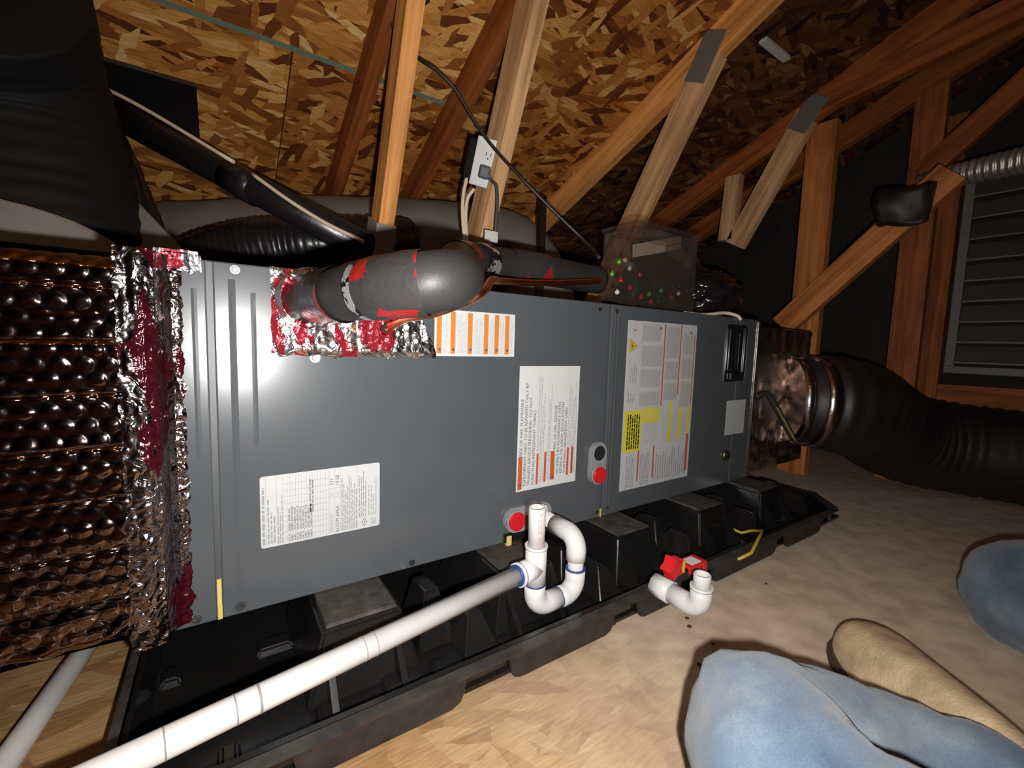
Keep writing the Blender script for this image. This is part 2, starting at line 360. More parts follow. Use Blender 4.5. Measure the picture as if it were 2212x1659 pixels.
def sphere(name, c, r, m, parent=None, sc=(1, 1, 1), seg=16):
    bm = bmesh.new(); bmesh.ops.create_uvsphere(bm, u_segments=seg, v_segments=seg // 2 + 2, radius=r)
    for v in bm.verts: v.co = V((v.co.x * sc[0], v.co.y * sc[1], v.co.z * sc[2])) + V(c)
    return frombm(name, bm, m, parent, True)
def prism(name, poly, axis, lo, hi, m, parent=None, bev=0.):
    """poly in the two other axes (cyclic order), extruded along axis from lo to hi"""
    def P(p, t):
        return {'x': (t, p[0], p[1]), 'y': (p[0], t, p[1]), 'z': (p[0], p[1], t)}[axis]
    bm = bmesh.new(); A = [bm.verts.new(P(p, lo)) for p in poly]; B = [bm.verts.new(P(p, hi)) for p in poly]; n = len(poly)
    bm.faces.new(A[::-1]); bm.faces.new(B)
    for i in range(n): bm.faces.new((A[i], A[(i + 1) % n], B[(i + 1) % n], B[i]))
    bmesh.ops.recalc_face_normals(bm, faces=bm.faces[:])
    if bev: bmesh.ops.bevel(bm, geom=bm.edges[:], offset=bev, segments=2, affect='EDGES')
    return frombm(name, bm, m, parent)
def text_mesh(s, size, align='LEFT'):
    cu = bpy.data.curves.new('t', 'FONT'); cu.body = s; cu.size = size; cu.align_x = align; cu.resolution_u = 3
    o = bpy.data.objects.new('t', cu); col.objects.link(o); bpy.context.view_layer.update()
    me = bpy.data.meshes.new_from_object(o.evaluated_get(bpy.context.evaluated_depsgraph_get()))
    bpy.data.objects.remove(o); bpy.data.curves.remove(cu); me.materials.clear(); return me
def sheet(name, fn, nu, nv, m, parent=None, smooth=True):
    vs = [fn(i / nu, j / nv) for j in range(nv + 1) for i in range(nu + 1)]
    fs = [(j * (nu + 1) + i, j * (nu + 1) + i + 1, (j + 1) * (nu + 1) + i + 1, (j + 1) * (nu + 1) + i) for j in range(nv) for i in range(nu)]
    return mk(name, vs, fs, m, parent, smooth)
def nz(x, y, z=0.): return noise.noise(V((x, y, z)))

# ================================================================== THE PLACE: floor, roof, gable
RC, RS = 1.467, .41                     # underside of the roof sheathing: z = RC - RS*y
def roofz(y): return RC - RS * y
floor = tag(box('floor', (-2.6, -3.2, -.04), (2.6, 1.95, -.016), M['floor']), kind='structure')
for i, (x0, x1) in enumerate(((-2.6, -.52), (-.518, 2.6))):
    for y0, y1 in ((-3.2, -1.882), (-1.88, -.662), (-.66, .558), (.56, 1.95)):
        box('osb_panel', (x0, y0, -.016), (x1 - .001, y1 - .001, 0), M['floor'], floor)
RIDGE = -1.75
def slope_panel(name, x0, x1, y0, y1, m, parent, t=.012):
    v = []
    for y in (y0, y1):
        for x in (x0, x1): v += [(x, y, roofz(y)), (x, y, roofz(y) + t)]
    return mk(name, v, [(0, 4, 6, 2), (1, 3, 7, 5), (0, 2, 3, 1), (4, 5, 7, 6), (0, 1, 5, 4), (2, 6, 7, 3)], m, parent)
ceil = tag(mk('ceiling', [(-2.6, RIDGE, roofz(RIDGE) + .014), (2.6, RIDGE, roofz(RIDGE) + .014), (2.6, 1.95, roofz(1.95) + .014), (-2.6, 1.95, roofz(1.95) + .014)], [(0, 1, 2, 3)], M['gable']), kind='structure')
SEAMY = onY((0, 0), 1)[1] and .655
def onroof(p):
    r = ray(p); t = (RC - RS * CAM[1] - CAM[2]) / (r[2] + RS * r[1]); return CAM + r * t
SEAMY = onroof((590, 90))[1]
SEAMX = onroof((615, 250))[0]
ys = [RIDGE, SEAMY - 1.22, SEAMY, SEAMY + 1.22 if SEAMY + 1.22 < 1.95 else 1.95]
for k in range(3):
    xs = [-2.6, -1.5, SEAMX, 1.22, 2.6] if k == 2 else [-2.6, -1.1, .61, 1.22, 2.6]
    ms = ['roof', 'roof', 'roof', 'roofshade'] if k == 2 else ['roof', 'roof', 'roofmid', 'roofshade']
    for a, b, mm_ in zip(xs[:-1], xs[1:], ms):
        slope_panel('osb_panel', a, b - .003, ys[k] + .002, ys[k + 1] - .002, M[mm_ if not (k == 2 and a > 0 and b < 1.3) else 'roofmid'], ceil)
v0, v1 = SEAMY - .006, SEAMY + .006
mk('edge_paint', [(-.5, v0, roofz(v0) - .001), (.62, v0, roofz(v0) - .001), (.62, v1, roofz(v1) - .001), (-.5, v1, roofz(v1) - .001),
                  (-.5, v0, roofz(v0)), (.62, v0, roofz(v0)), (.62, v1, roofz(v1)), (-.5, v1, roofz(v1))], [(0, 3, 2, 1), (0, 1, 5, 4), (1, 2, 6, 5), (2, 3, 7, 6), (3, 0, 4, 7)], M['teal'], ceil)
# the roof's other slope behind the photographer
ZR = roofz(RIDGE)
back = tag(mk('ceiling_back_slope', [(-2.6, RIDGE, ZR), (2.6, RIDGE, ZR), (2.6, -3.2, ZR - .41 * (RIDGE + 3.2)), (-2.6, -3.2, ZR - .41 * (RIDGE + 3.2))], [(0, 1, 2, 3)], M['roof']), kind='structure')
GX = 2.46
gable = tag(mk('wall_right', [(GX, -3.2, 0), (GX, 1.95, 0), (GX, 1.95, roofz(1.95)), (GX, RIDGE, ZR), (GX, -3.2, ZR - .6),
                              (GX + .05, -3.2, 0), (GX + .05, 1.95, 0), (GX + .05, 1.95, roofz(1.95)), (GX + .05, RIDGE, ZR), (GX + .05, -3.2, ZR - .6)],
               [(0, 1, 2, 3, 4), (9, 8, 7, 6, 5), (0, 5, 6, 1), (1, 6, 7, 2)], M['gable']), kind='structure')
tag(mk('wall_left', [(-2.58, -3.2, 0), (-2.58, 1.95, 0), (-2.58, 1.95, roofz(1.95)), (-2.58, RIDGE, ZR), (-2.58, -3.2, ZR - .6)], [(0, 1, 2, 3, 4)], M['gable']), kind='structure')

# ------------------------------------------------------------------ gable vent
gp = onX((2062, 590), GX - .02)
vent = thing('gable_vent', 'grey louvered gable vent beside the far wooden stud', 'vent', (GX - .02, -.4, .44))
vy1, vz0 = onX((2042, 790), GX - .02)[1], onX((2042, 790), GX - .02)[2]
vz1 = onX((2090, 395), GX - .02)[2]; vy0 = vy1 - .62
box('frame_stile', (GX - .045, vy1 - .028, vz0), (GX, vy1, vz1), M['ventmetal'], vent, .002)
box('frame_stile', (GX - .045, vy0, vz0), (GX, vy0 + .028, vz1), M['ventmetal'], vent, .002)
box('frame_rail', (GX - .045, vy0, vz0 - .028), (GX, vy1, vz0), M['ventmetal'], vent, .002)
box('frame_rail', (GX - .045, vy0, vz1), (GX, vy1, vz1 + .028), M['ventmetal'], vent, .002)
ns = 9
for i in range(ns):
    z = vz0 + (i + .15) * (vz1 - vz0) / ns; h = (vz1 - vz0) / ns * .86
    prism('slat', [(vy0 + .028, z), (vy1 - .028, z), (vy1 - .028, z + .006), (vy0 + .028, z + .006)], 'x', GX - .040, GX - .032, M['ventmetal'], vent)
    mk('slat', [(GX - .038, vy0 + .028, z), (GX - .038, vy1 - .028, z), (GX - .004, vy1 - .028, z + h), (GX - .004, vy0 + .028, z + h),
                (GX - .034, vy0 + .028, z), (GX - .034, vy1 - .028, z), (GX, vy1 - .028, z + h), (GX, vy0 + .028, z + h)],
       [(0, 3, 2, 1), (4, 5, 6, 7), (0, 1, 5, 4), (2, 3, 7, 6)], M['ventslat'], vent)
rl = tag(beam('gable_rail', V((GX - .03, onX((1995, 832), GX - .03)[1] - .046, onX((1995, 850), GX - .03)[2])), V((GX - .03, -1.4, onX((2212, 862), GX - .03)[2])), .04, .089, M['wood4'], None),
         'reddish horizontal timber rail below the louvered vent', 'timber')
a, b = onX((2037, 435), GX - .03), onX((1995, 832), GX - .03)
tag(beam('gable_stud', V((GX - .03, b[1] + .0, .30)), V((GX - .03, b[1], 1.42)), .04, .089, M['wood4'], None), 'dark red wooden stud directly left of the louvered vent', 'timber')

# ------------------------------------------------------------------ roof trusses
WB, TH = .089, .038
def chord(t, x, m, y0=-1.7, y1=1.75):
    dz = -.047
    return beam('top_chord', (x, y0, roofz(y0) + dz), (x, y1, roofz(y1) + dz), TH, WB, m, t)
def npl(t, x, p, sz, ang, name='nail_plate'):
    c = V((x - TH / 2 - .0008, p[1], p[2])); d = V((0, math.cos(ang), math.sin(ang)))
    return beam(name, c - d * sz[0] / 2, c + d * sz[0] / 2, .0016, sz[1], M['plate'], t)
T1 = thing('roof_truss', 'truss with bright orange web board rising behind the thick insulated pipe elbow', 'truss', (.346, .6, 0))
chord(T1, .346, M['wood4'])
a, b = onX((888, 0), .346), onX((825, 490), .346); d = (b - a).normalized()
beam('web', a - d * .16, b + d * ((b.z - .02) / -d.z), TH, WB * .8, M['wood'], T1)
beam('bottom_chord', (.346, .56, .045), (.346, 1.9, .045), TH, WB, M['wood2'], T1)
T2 = thing('roof_truss', 'truss whose web board carries the white electrical outlet', 'truss', (.61, .6, 0))
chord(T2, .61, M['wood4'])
a, b = onX((1150, 0), .61), onX((1030, 530), .61); d2 = (b - a).normalized(); W2a, W2b = a, b
beam('web', a - d2 * .10, b + d2 * ((b.z - .02) / -d2.z), TH, WB, M['wood3'], T2)
beam('bottom_chord', (.61, .56, .045), (.61, 1.9, .045), TH, WB, M['wood2'], T2)
T3 = thing('roof_truss', 'truss with large grey nail plate joining web to rafter above the clear bin', 'truss', (1.22, .6, 0))
chord(T3, 1.22, M['wood'])
a, b = onX((1530, 135), 1.22), onX((1345, 530), 1.22); d = (b - a).normalized()
beam('web', a - d * .02, b + d * ((b.z - .02) / -d.z), TH, WB, M['wood3'], T3)
npl(T3, 1.22, onX((1523, 122), 1.22 - TH / 2), (.13, .075), math.atan2(-.75, .42))
beam('bottom_chord', (1.22, .56, .045), (1.22, 1.9, .045), TH, WB, M['wood2'], T3)
T4 = thing('roof_truss', 'truss with V-shaped webs and a tall vertical post near the far end', 'truss', (1.83, .5, 0))
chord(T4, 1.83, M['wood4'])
a, b = onX((1750, 240), 1.83), onX((1588, 530), 1.83); d = (b - a).normalized()
beam('web', a, b, TH, WB * .9, M['wood3'], T4)
beam('web', onX((1588, 380), 1.83), onX((1570, 520), 1.83), TH, WB * .7, M['wood3'], T4)
npl(T4, 1.83, onX((1745, 245), 1.83 - TH / 2), (.12, .075), math.atan2(-.62, .45))
PX = 1.87 + TH / 2
a, b = onX((1780, 262), PX), onX((1742, 700), PX)
beam('post', (PX, (a.y + b.y) / 2, .0), (PX, (a.y + b.y) / 2, roofz(a.y) - .09), TH, WB * 1.1, M['wood2'], T4)
beam('web', onX((1690, 705), 1.83), onX((2060, 372), 1.83), TH, WB * .95, M['wood2'], T4)
beam('web', onX((1745, 238), 1.83) , onX((2300, -28), 1.83), TH, WB * .8, M['wood4'], T4)
T5 = thing('roof_truss', 'dim truss with a V-shaped joint standing before the louvered vent', 'truss', (2.2, 0, 0))
x5 = 2.14
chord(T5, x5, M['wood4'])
a, b = onX((2018, 200), x5), onX((1990, 430), x5)
beam('post', (x5, (a.y + b.y) / 2, .0), (x5, (a.y + b.y) / 2, roofz(a.y) - .08), TH, WB, M['wood4'], T5)
beam('web', onX((1990, 380), x5 - .04), onX((2330, 75), x5 - .04), TH, WB * .8, M['wood4'], T5)
# knot hole and pencil-mark details on the third truss
# dark strip lying against the roof (pale chip at the upper right)
c = onroof((1675, 103)); tag(box('wood_shim', (c.x - .075, c.y - .012, c.z - .012), (c.x + .075, c.y + .012, c.z - .001), M['straw'], None, .001), 'small pale wood shim stuck to the roof underside', 'shim')

# ------------------------------------------------------------------ flat dark panel on the roof, upper left
p = [onroof(q) for q in ((180, 120), (424, 178), (424, 292), (180, 292))]
x0, x1 = -.30, p[1].x; y0, y1 = p[1].y, p[2].y
tag(mk('roof_dark_panel', [(x0, y0, roofz(y0) - .002), (x1, y0, roofz(y0) - .002), (x1, y1, roofz(y1) - .002), (x0, y1, roofz(y1) - .002),
                       (x0, y0, roofz(y0) - .012), (x1, y0, roofz(y0) - .012), (x1, y1, roofz(y1) - .012), (x0, y1, roofz(y1) - .012)],
       [(0, 1, 2, 3), (7, 6, 5, 4), (0, 4, 5, 1), (1, 5, 6, 2), (2, 6, 7, 3), (3, 7, 4, 0)], M['duct']), 'black rectangular panel against the roof above the diagonal black tube', 'baffle')

# ================================================================== AIR HANDLER
ZB, ZT, UX0, UX1 = .100, .566, -.0595, 1.29
ah = thing('air_handler', 'long dark grey horizontal air handler cabinet standing in the black drain pan', 'air handler', (.62, .24, ZB))
box('cabinet', (UX0, .004, ZB), (UX1, .475, ZT), M['panelr'], ah, .002)
FRONT = []
def fpanel(name, x0, x1, z0=ZB + .001, z1=ZT - .001):
    o = box(name, (x0, 0, z0), (x1, .006, z1), M['panel'], ah, .0018); return o
fl = fpanel('end_flange', UX0, -.0135)
mp_ = fpanel('coil_access_panel', -.0065, .686)
bp_ = fpanel('blower_access_panel', .694, 1.195)
ef = fpanel('end_post', 1.198, UX1)
def rib(x, z0, z1, wd=.004, h=.0016, par=mp_):
    prism('pressed_rib', [(x - wd, 0.0), (x, -h), (x + wd, 0.0)], 'z', z0, z1, M['panel'], par)
rib(.013, .13, .545, .0040, .0008); rib(.036, .33, .53, .003, .0005)
rib(-.026, .32, .53, .003, .0005, fl); rib(.704, .12, .55, .003, .0008, bp_); rib(.715, .12, .55, .003, .0007, bp_)
box('foam_gasket', (-.0125, .0012, ZB), (-.0075, .004, .155), M['foam'], ah)
box('foam_gasket', (-.0120, -.0006, ZB + .001), (-.0070, .003, ZB + .020), M['foam'], ah, .0008)
box('foam_gasket', (.688, .0012, ZB), (.6915, .004, .118), M['foam'], ah)
def screw(x, z, r=.0052, par=mp_):
    bm = bmesh.new()
    bmesh.ops.create_cone(bm, cap_ends=True, segments=6, radius1=r * .8, radius2=r * .72, depth=.004, matrix=Matrix.Translation((x, -.0035, z)) @ Matrix.Rotation(math.pi / 2, 4, 'X'))
    bmesh.ops.create_cone(bm, cap_ends=True, segments=16, radius1=r * 1.25, radius2=r * 1.2, depth=.0012, matrix=Matrix.Translation((x, -.0006, z)) @ Matrix.Rotation(math.pi / 2, 4, 'X'))
    frombm('screw', bm, M['screw'], par)
def hole(x, z, r=.004, par=mp_):
    tube('screw_hole', [(x, .0002, z), (x, -.0004, z)], r, M['black'], par, 14)
screw(.013, .111); screw(-.035, .109, .0045, fl); hole(.254, .109, .0052); screw(.017, .557, .0048); screw(.109, .447, .006); screw(.216, .448, .005)
hole(.657, .552); hole(.707, .551, .005, bp_); hole(.676, .113, .004); hole(.71, .116, .003, bp_)

# ---- stickers
def sticker(name, x0, x1, z0, z1, m, label, par, rr=.0):
    if rr:
        poly = []
        for cx_, cz_, a0 in ((x1 - rr, z1 - rr, 0), (x0 + rr, z1 - rr, 90), (x0 + rr, z0 + rr, 180), (x1 - rr, z0 + rr, 270)):
            for k in range(5): t = math.radians(a0 + 22.5 * k); poly.append((cx_ + rr * math.cos(t), cz_ + rr * math.sin(t)))
    else: poly = [(x0, z0), (x1, z0), (x1, z1), (x0, z1)]
    o = prism(name, poly, 'y', -.0004, .0, m, par); o['label'] = label; return o
def rects(name, L, m, par, lift=.0006):
    vs, fs = [], []
    for (x0, x1, z0, z1) in L:
        k = len(vs); vs += [(x0, -lift, z0), (x1, -lift, z0), (x1, -lift, z1), (x0, -lift, z1)]; fs.append((k, k + 1, k + 2, k + 3))
    return mk(name, vs, fs, m, par)
def vtext(s, x, z, size, m, par, align='LEFT', lift=.0007, name='lettering'):
    """lettering that reads upwards (turned a quarter turn), baseline at x"""
    mw = Matrix(((0, -1, 0, x), (0, 0, -1, -lift), (1, 0, 0, z), (0, 0, 0, 1)))
    return link(name, text_mesh(s, size, align), m, par, mw)
def greek(x0, x1, z0, z1, n, m, par, fill=.5, seed=1, ragged=.5, name='fine_print', wordy=True):
    rnd = random.Random(seed); L = []; st = (x1 - x0) / n
    for i in range(n):
        xa = x0 + i * st + st * (1 - fill) / 2; xb = xa + st * fill; z = z0; end = z1 - rnd.random() * ragged * (z1 - z0)
        while z < end:
            wl = rnd.uniform(.004, .014) if wordy else (end - z); L.append((xa, xb, z, min(end, z + wl))); z += wl + .0018
    o = rects(name, L, m, par); o['kind'] = 'stuff'; return o
# A: rating plate
rp = sticker('rating_plate', .0385, .200, .1855, .286, M['white2'], 'pale rating plate printed with a ruled table', mp_, .0035)
gl = []
for k in range(16): x = .071 + k * .0036; gl.append((x, x + .00035, .187, .2845))
for x in (.045, .058, .066): gl.append((x, x + .00035, .187, .2845))
for z in (.194, .203, .211, .218, .226, .236, .2435, .2535, .262, .272): gl.append((.0665, .1265, z, z + .0004))
for x in (.1268, .1335, .1415): gl.append((x, x + .0004, .187, .2845))
gl += [(.1268, .1415, .2420, .2424), (.1268, .1415, .2555, .2559), (.1665, .1668, .187, .2845)]
rects('table_rules', gl, M['inkgrey'], rp)
vtext('MINIMUM', .1318, .1885, .0068, M['inkgrey'], rp); vtext('ROOM AREA', .1398, .1885, .0070, M['ink'], rp)
vtext('ft²', .1318, .2445, .0060, M['inkgrey'], rp); vtext('211', .1318, .2605, .0072, M['ink'], rp)
vtext('m²', .1398, .2445, .0060, M['inkgrey'], rp); vtext('19.58', .1398, .2590, .0072, M['ink'], rp)
greek(.0395, .0445, .190, .282, 1, M['inkgrey'], rp, .55, 3, .5); greek(.046, .057, .190, .262, 3, M['inkgrey'], rp, .5, 4, .5)
greek(.0585, .066, .188, .26, 3, M['inkgrey'], rp, .5, 5, .4); greek(.0715, .1035, .204, .2405, 9, M['inkgrey'], rp, .62, 6, .15)
greek(.0715, .1035, .1885, .2000, 9, M['inkgrey'], rp, .62, 7, .1); greek(.099, .106, .226, .28, 2, M['inkgrey'], rp, .6, 17, .2)
greek(.1428, .1660, .1885, .276, 9, M['inkgrey'], rp, .62, 8, .35); greek(.1675, .1800, .204, .279, 4, M['inkgrey'], rp, .5, 9, .3); greek(.1815, .196, .205, .272, 4, M['inkgrey'], rp, .35, 10, .5)
def diamond(cx_, cz_, s, m, par, th=.0009, name='pictogram_diamond'):
    vs, fs = [], []
    for q in (s, s - th * 1.5):
        vs += [(cx_ + q * .62, -.0007, cz_), (cx_, -.0007, cz_ + q), (cx_ - q * .62, -.0007, cz_), (cx_, -.0007, cz_ - q)]
    for i in range(4): j = (i + 1) % 4; fs.append((i, 4 + i, 4 + j, j))
    return mk(name, vs, fs, m, par)
def flame(cx_, cz_, s, m, par, lift=.0009):
    pts = [(-.5, -.5), (.5, -.5), (.62, -.1), (.35, .25), (.25, .05), (.05, .8), (-.25, .3), (-.4, .1), (-.6, -.1)]
    # turned a quarter turn like the lettering
    mk('pictogram_flame', [(cx_ - b * s, -lift, cz_ + a * s) for a, b in pts], [tuple(range(len(pts)))], m, par)
diamond(.1765, .1955, .0068, M['ink'], rp); flame(.1765, .1955, .0022, M['ink'], rp)
greek(.1868, .1945, .1895, .2005, 4, M['inkgrey'], rp, .6, 12, .2)
# B: orange-striped sticker
ob = sticker('caution_sticker', .288, .4445, .4515, .5275, M['white'], 'white sticker with six orange upright bands', mp_)
bx = [.2915, .3165, .3485, .3800, .4015, .4235]
for x in bx:
    rects('orange_band', [(x, x + .0090, .4555, .5245)], M['orange'], ob)
    mk('warning_triangle', [(x + .0015, -.0009, .4625), (x + .0072, -.0009, .4655), (x + .0072, -.0009, .4595)], [(0, 2, 1)], M['ink'], ob)
for i, x in enumerate(bx):
    xe = bx[i + 1] if i < 5 else .4415
    greek(x + .011, xe - .002, .456, .5235, max(3, int((xe - x - .012) / .0022)), M['inkpale'], ob, .42, 20 + i, .25)
# C: white and red-orange sticker
wc = sticker('fire_warning_sticker', .4585, .608, .1945, .4345, M['white'], 'white fire warning sticker with red bands and upright lettering', mp_)
LH = .0098
for s, x in (('RISK OF FIRE. FLAMMABLE', .4700), ('REFRIGERANT USED. TO BE REPAIRED ONLY BY', .4800), ('TRAINED SERVICE PERSONNEL. DO NOT', .4900), ('PUNCTURE REFRIGERANT TUBING', .5000)):
    vtext(s, x, .262 if x < .471 else .2035, LH * .98 if x < .471 else LH * .955, M['ink'], wc)
for s, x in (('RISK OF FIRE. DISPOSE', .5520), ('PROPERLY IN ACCORDANCE WITH', .5610), ('FEDERAL OR LOCAL REGULATIONS.', .5700), ('FLAMMABLE REFRIGERANT USED.', .5790)):
    vtext(s, x, .267 if x < .553 else .2165, LH * .93, M['ink'], wc)
for x0, x1, z0, z1 in ((.4615, .4712, .198, .262), (.5045, .5095, .2025, .264), (.5235, .5290, .205, .2655), (.5395, .5500, .2065, .2650), (.5815, .5870, .2105, .2680), (.5935, .5985, .2125, .2690)):
    rects('red_band', [(x0, x1, z0, z1)], M['redor'], wc)
for x in (.4630, .5410): mk('warning_triangle', [(x, -.0009, .2070 if x < .5 else .212), (x + .0065, -.0009, .2105 if x < .5 else .2155), (x + .0065, -.0009, .2035 if x < .5 else .2085)], [(0, 2, 1)], M['ink'], wc)
greek(.5045, .5095, .268, .418, 2, M['inkgrey'], wc, .35, 31, .3); greek(.5105, .5225, .2055, .418, 3, M['inkgrey'], wc, .32, 32, .3)
greek(.5300, .5385, .2085, .418, 3, M['inkgrey'], wc, .32, 33, .4); greek(.5815, .5870, .272, .425, 2, M['inkgrey'], wc, .35, 34, .3); greek(.5880, .6045, .2135, .425, 5, M['inkgrey'], wc, .32, 35, .3)
rects('ruled_box', [(.5455, .5458, .392, .430), (.5760, .5763, .392, .430), (.5455, .5763, .392, .3924), (.5020, .5022, .20, .43)], M['inkpale'], wc)
# D: big sheet on the blower panel
bd = sticker('instruction_sheet', .7435, .9975, .148, .5350, M['white2'], 'tall white instruction sheet with yellow blocks and thin red bars', bp_)
for i, (x0, x1, z0, z1) in enumerate(((.7920, .8660, .340, .375), (.7920, .8680, .432, .482), (.7920, .8660, .384, .428), (.7920, .858, .490, .530), (.8790, .9300, .35, .392), (.8790, .930, .40, .445), (.8790, .930, .452, .528),
                                      (.9440, .9850, .330, .395), (.9440, .985, .402, .455), (.944, .985, .462, .515))):
    rects('paragraph_tint', [(x0, x1, z0, z1)], M['inkpale'], bd, .0005)
    greek(x0 + .002, x1 - .002, z0 + .002, z1 - .002, int((x1 - x0) / .0045), M['inkgrey'], bd, .3, 40 + i, .1)
greek(.760, .790, .152, .232, 6, M['inkgrey'], bd, .45, 60, .15); greek(.808, .842, .152, .232, 7, M['inkgrey'], bd, .45, 61, .15)
greek(.855, .985, .158, .235, 15, M['inkgrey'], bd, .4, 62, .45); greek(.815, .868, .250, .325, 7, M['inkpale'], bd, .5, 63, .3); greek(.880, .975, .245, .33, 14, M['inkpale'], bd, .55, 64, .2)
for x0, x1, z0, z1 in ((.8700, .8745, .338, .532), (.9315, .9355, .362, .532), (.9880, .9915, .335, .512), (.7990, .8040, .163, .238), (.8530, .8580, .166, .243), (.9800, .9900, .165, .262)):
    rects('red_bar', [(x0, x1, z0, z1)], M['redor'], bd, .0008)
rects('yellow_block', [(.7470, .8060, .236, .332)], M['yellow'], bd, .0006)
greek(.757, .802, .243, .326, 6, M['amber'], bd, .5, 65, .1, 'fine_print')
for x in (.8085, .8195, .8300, .8405, .8515, .8625): rects('yellow_strip', [(x, x + .0085, .300, .336)], M['amber'] if False else M['yellow'], bd, .0008)
for x0, x1, z0, z1 in ((.9050, .9155, .248, .347), (.9430, .9540, .250, .330), (.9790, .9895, .262, .332)): rects('yellow_strip', [(x0, x1, z0, z1)], M['yellow'], bd, .0008)
dm = diamond(.7665, .5140, .0165, M['pink'], bd, .0012); flame(.7665, .514, .0045, M['ink'], bd)
mk('hazard_triangle', [(.7505, -.0008, .496), (.7505, -.0008, .462), (.7800, -.0008, .479)], [(0, 1, 2)], M['amber'], bd); flame(.7600, .479, .0045, M['ink'], bd, .0010)
greek(.753, .781, .395, .450, 5, M['inkgrey'], bd, .4, 66, .4); greek(.753, .776, .350, .378, 3, M['inkgrey'], bd, .4, 67, .3)
flame(.8560, .5215, .0065, M['ink'], bd); flame(.9735, .5160, .0065, M['ink'], bd)
# E: small sticker, handle, plug
es = sticker('small_sticker', 1.158, 1.255, .2395, .3365, M['white2'], 'small pale sticker below the black handle', bp_)
es.parent = ah; es.matrix_parent_inverse = wmat(ah).inverted()
greek(1.165, 1.248, .245, .33, 9, M['inkpale'], es, .35, 70, .3)
hx0, hx1, hz0, hz1 = 1.130, 1.228, .390, .546
hp = prism('pocket_handle', [(hx0, hz0), (hx1, hz0), (hx1, hz1), (hx0, hz1)], 'y', -.003, .0, M['blackgloss'], ah, .001); hp['label'] = 'glossy black recessed pull handle'
box('handle_bezel', (hx0 + .008, -.010, hz0 + .030), (hx0 + .022, -.002, hz1 - .012), M['blackgloss'], hp, .003)
box('handle_bezel', (hx1 - .012, -.008, hz0 + .01), (hx1 - .003, -.002, hz1 - .006), M['blackgloss'], hp, .002)
box('handle_lip', (hx0 + .022, -.012, hz0 + .004), (hx1 - .012, -.002, hz0 + .026), M['blackgloss'], hp, .003)
box('handle_grip', (hx0 + .034, -.014, hz0 + .034), (hx0 + .046, -.004, hz1 - .02), M['blackgloss'], hp, .004)
tube('service_plug', [(1.171, .0, .182), (1.171, -.006, .182)], .016, M['brass'], ah, 20)
tube('service_plug_core', [(1.171, -.006, .182), (1.171, -.008, .182)], .009, M['black'], ah, 16)
# ---- drain ports
def port(x0, x1, z0, z1, name='drain_port'):
    r = min(x1 - x0, z1 - z0) / 2; poly = []
    vert = (z1 - z0) > (x1 - x0)
    cs = (((x0 + x1) / 2, z1 - r, 0), ((x0 + x1) / 2, z0 + r, 180)) if vert else ((x1 - r, (z0 + z1) / 2, -90), (x0 + r, (z0 + z1) / 2, 90))
    for cx_, cz_, a0 in cs:
        for k in range(13): t = math.radians(a0 + 15 * k); poly.append((cx_ + r * math.cos(t), cz_ + r * math.sin(t)))
    return prism(name, poly, 'y', -.012, .0, M['greyplug'], mp_, .0015), cs
P1, cs = port(.641, .687, .181, .273)
tube('red_plug', [(.662, -.012, .203), (.662, -.020, .203)], .0175, M['redplug'], P1, 24); ring('port_boss', (.662, -.0135, .203), (0, 1, 0), .0205, .004, M['greyplug'], P1)
tube('port_opening', [(.662, -.0118, .250), (.662, -.0128, .250)], .0165, M['black'], P1, 24); ring('port_boss', (.662, -.0126, .250), (0, 1, 0), .0195, .003, M['greyplug'], P1)
tube('port_opening', [(.662, -.0139, .250), (.662, -.0144, .250)], .0160, M['black'], P1, 24)
P2, cs = port(.430, .540, .120, .169)
ring('port_boss', (.452, -.0135, .1445), (0, 1, 0), .0205, .004, M['greyplug'], P2); tube('red_plug', [(.452, -.012, .1445), (.452, -.020, .1445)], .0175, M['redplug'], P2, 24)
box('gasket_strip', (.432, -.010, .103), (.530, -.001, .119), M['blackgloss'], P2, .002); box('foam_bit', (.434, -.013, .098), (.444, -.004, .117), M['foam'], P2, .001)
# ---- foil tape patch round the line-set opening
def patch(u, v):
    x = .056 + (.292 - .056) * u; zt = .566 if x < .27 else .566 - (x - .27) * 2.4
    zb = .449 + .006 * nz(x * 40, 3) + (0 if u > .04 else .004)
    if x > .262: zt = min(zt, .520 - (x - .262) * 2.2)
    z = zb + (max(zt, zb + .004) - zb) * v
    e = min(1, min(u, 1 - u, v, 1 - v) * 14)
    return V((x + .004 * nz(z * 50, 1.), -.0015 - e * (.0035 + .0045 * abs(nz(x * 55, z * 30, 2.)) + .003 * nz(x * 130, z * 90, 5.)), z))
pt = sheet('foil_tape_patch', patch, 70, 50, M['tape'], ah); pt['label'] = 'crinkled silver and red foil tape around the pipe opening'

# ================================================================== insulated suction line and copper liquid line
ls = thing('insulated_refrigerant_line', 'thick black insulated refrigerant pipe looping out of the cabinet with red tape bands', 'pipe', (.104, 0, .53))
lp = catmull([(.100, -.004, .526), (.114, -.10, .526), (.129, -.17, .527), (.152, -.222, .530), (.186, -.246, .536), (.222, -.210, .548), (.270, -.12, .575), (.330, 0.0, .608), (.43, .065, .626), (.55, .085, .632), (.66, .095, .632), (.745, .10, .630)], 10)
RI = .031
def seg_path(p, a, b):
    n = len(p); return p[int(a * (n - 1)):int(b * (n - 1)) + 1]
tube('insulation', lp, RI, M['rubber'], ls, 28, True, lambda s, L, a: RI + .0012 * nz(s * 30, a) + .0016 * nz(s * 9, a * .7, 4))
def band(a, b, m, r, name='tape_band'):
    return tube(name, seg_path(lp, a, b), r, m, ls, 28, False, lambda s, L, t: r + .0007 * nz(s * 80, t * 3, 1))
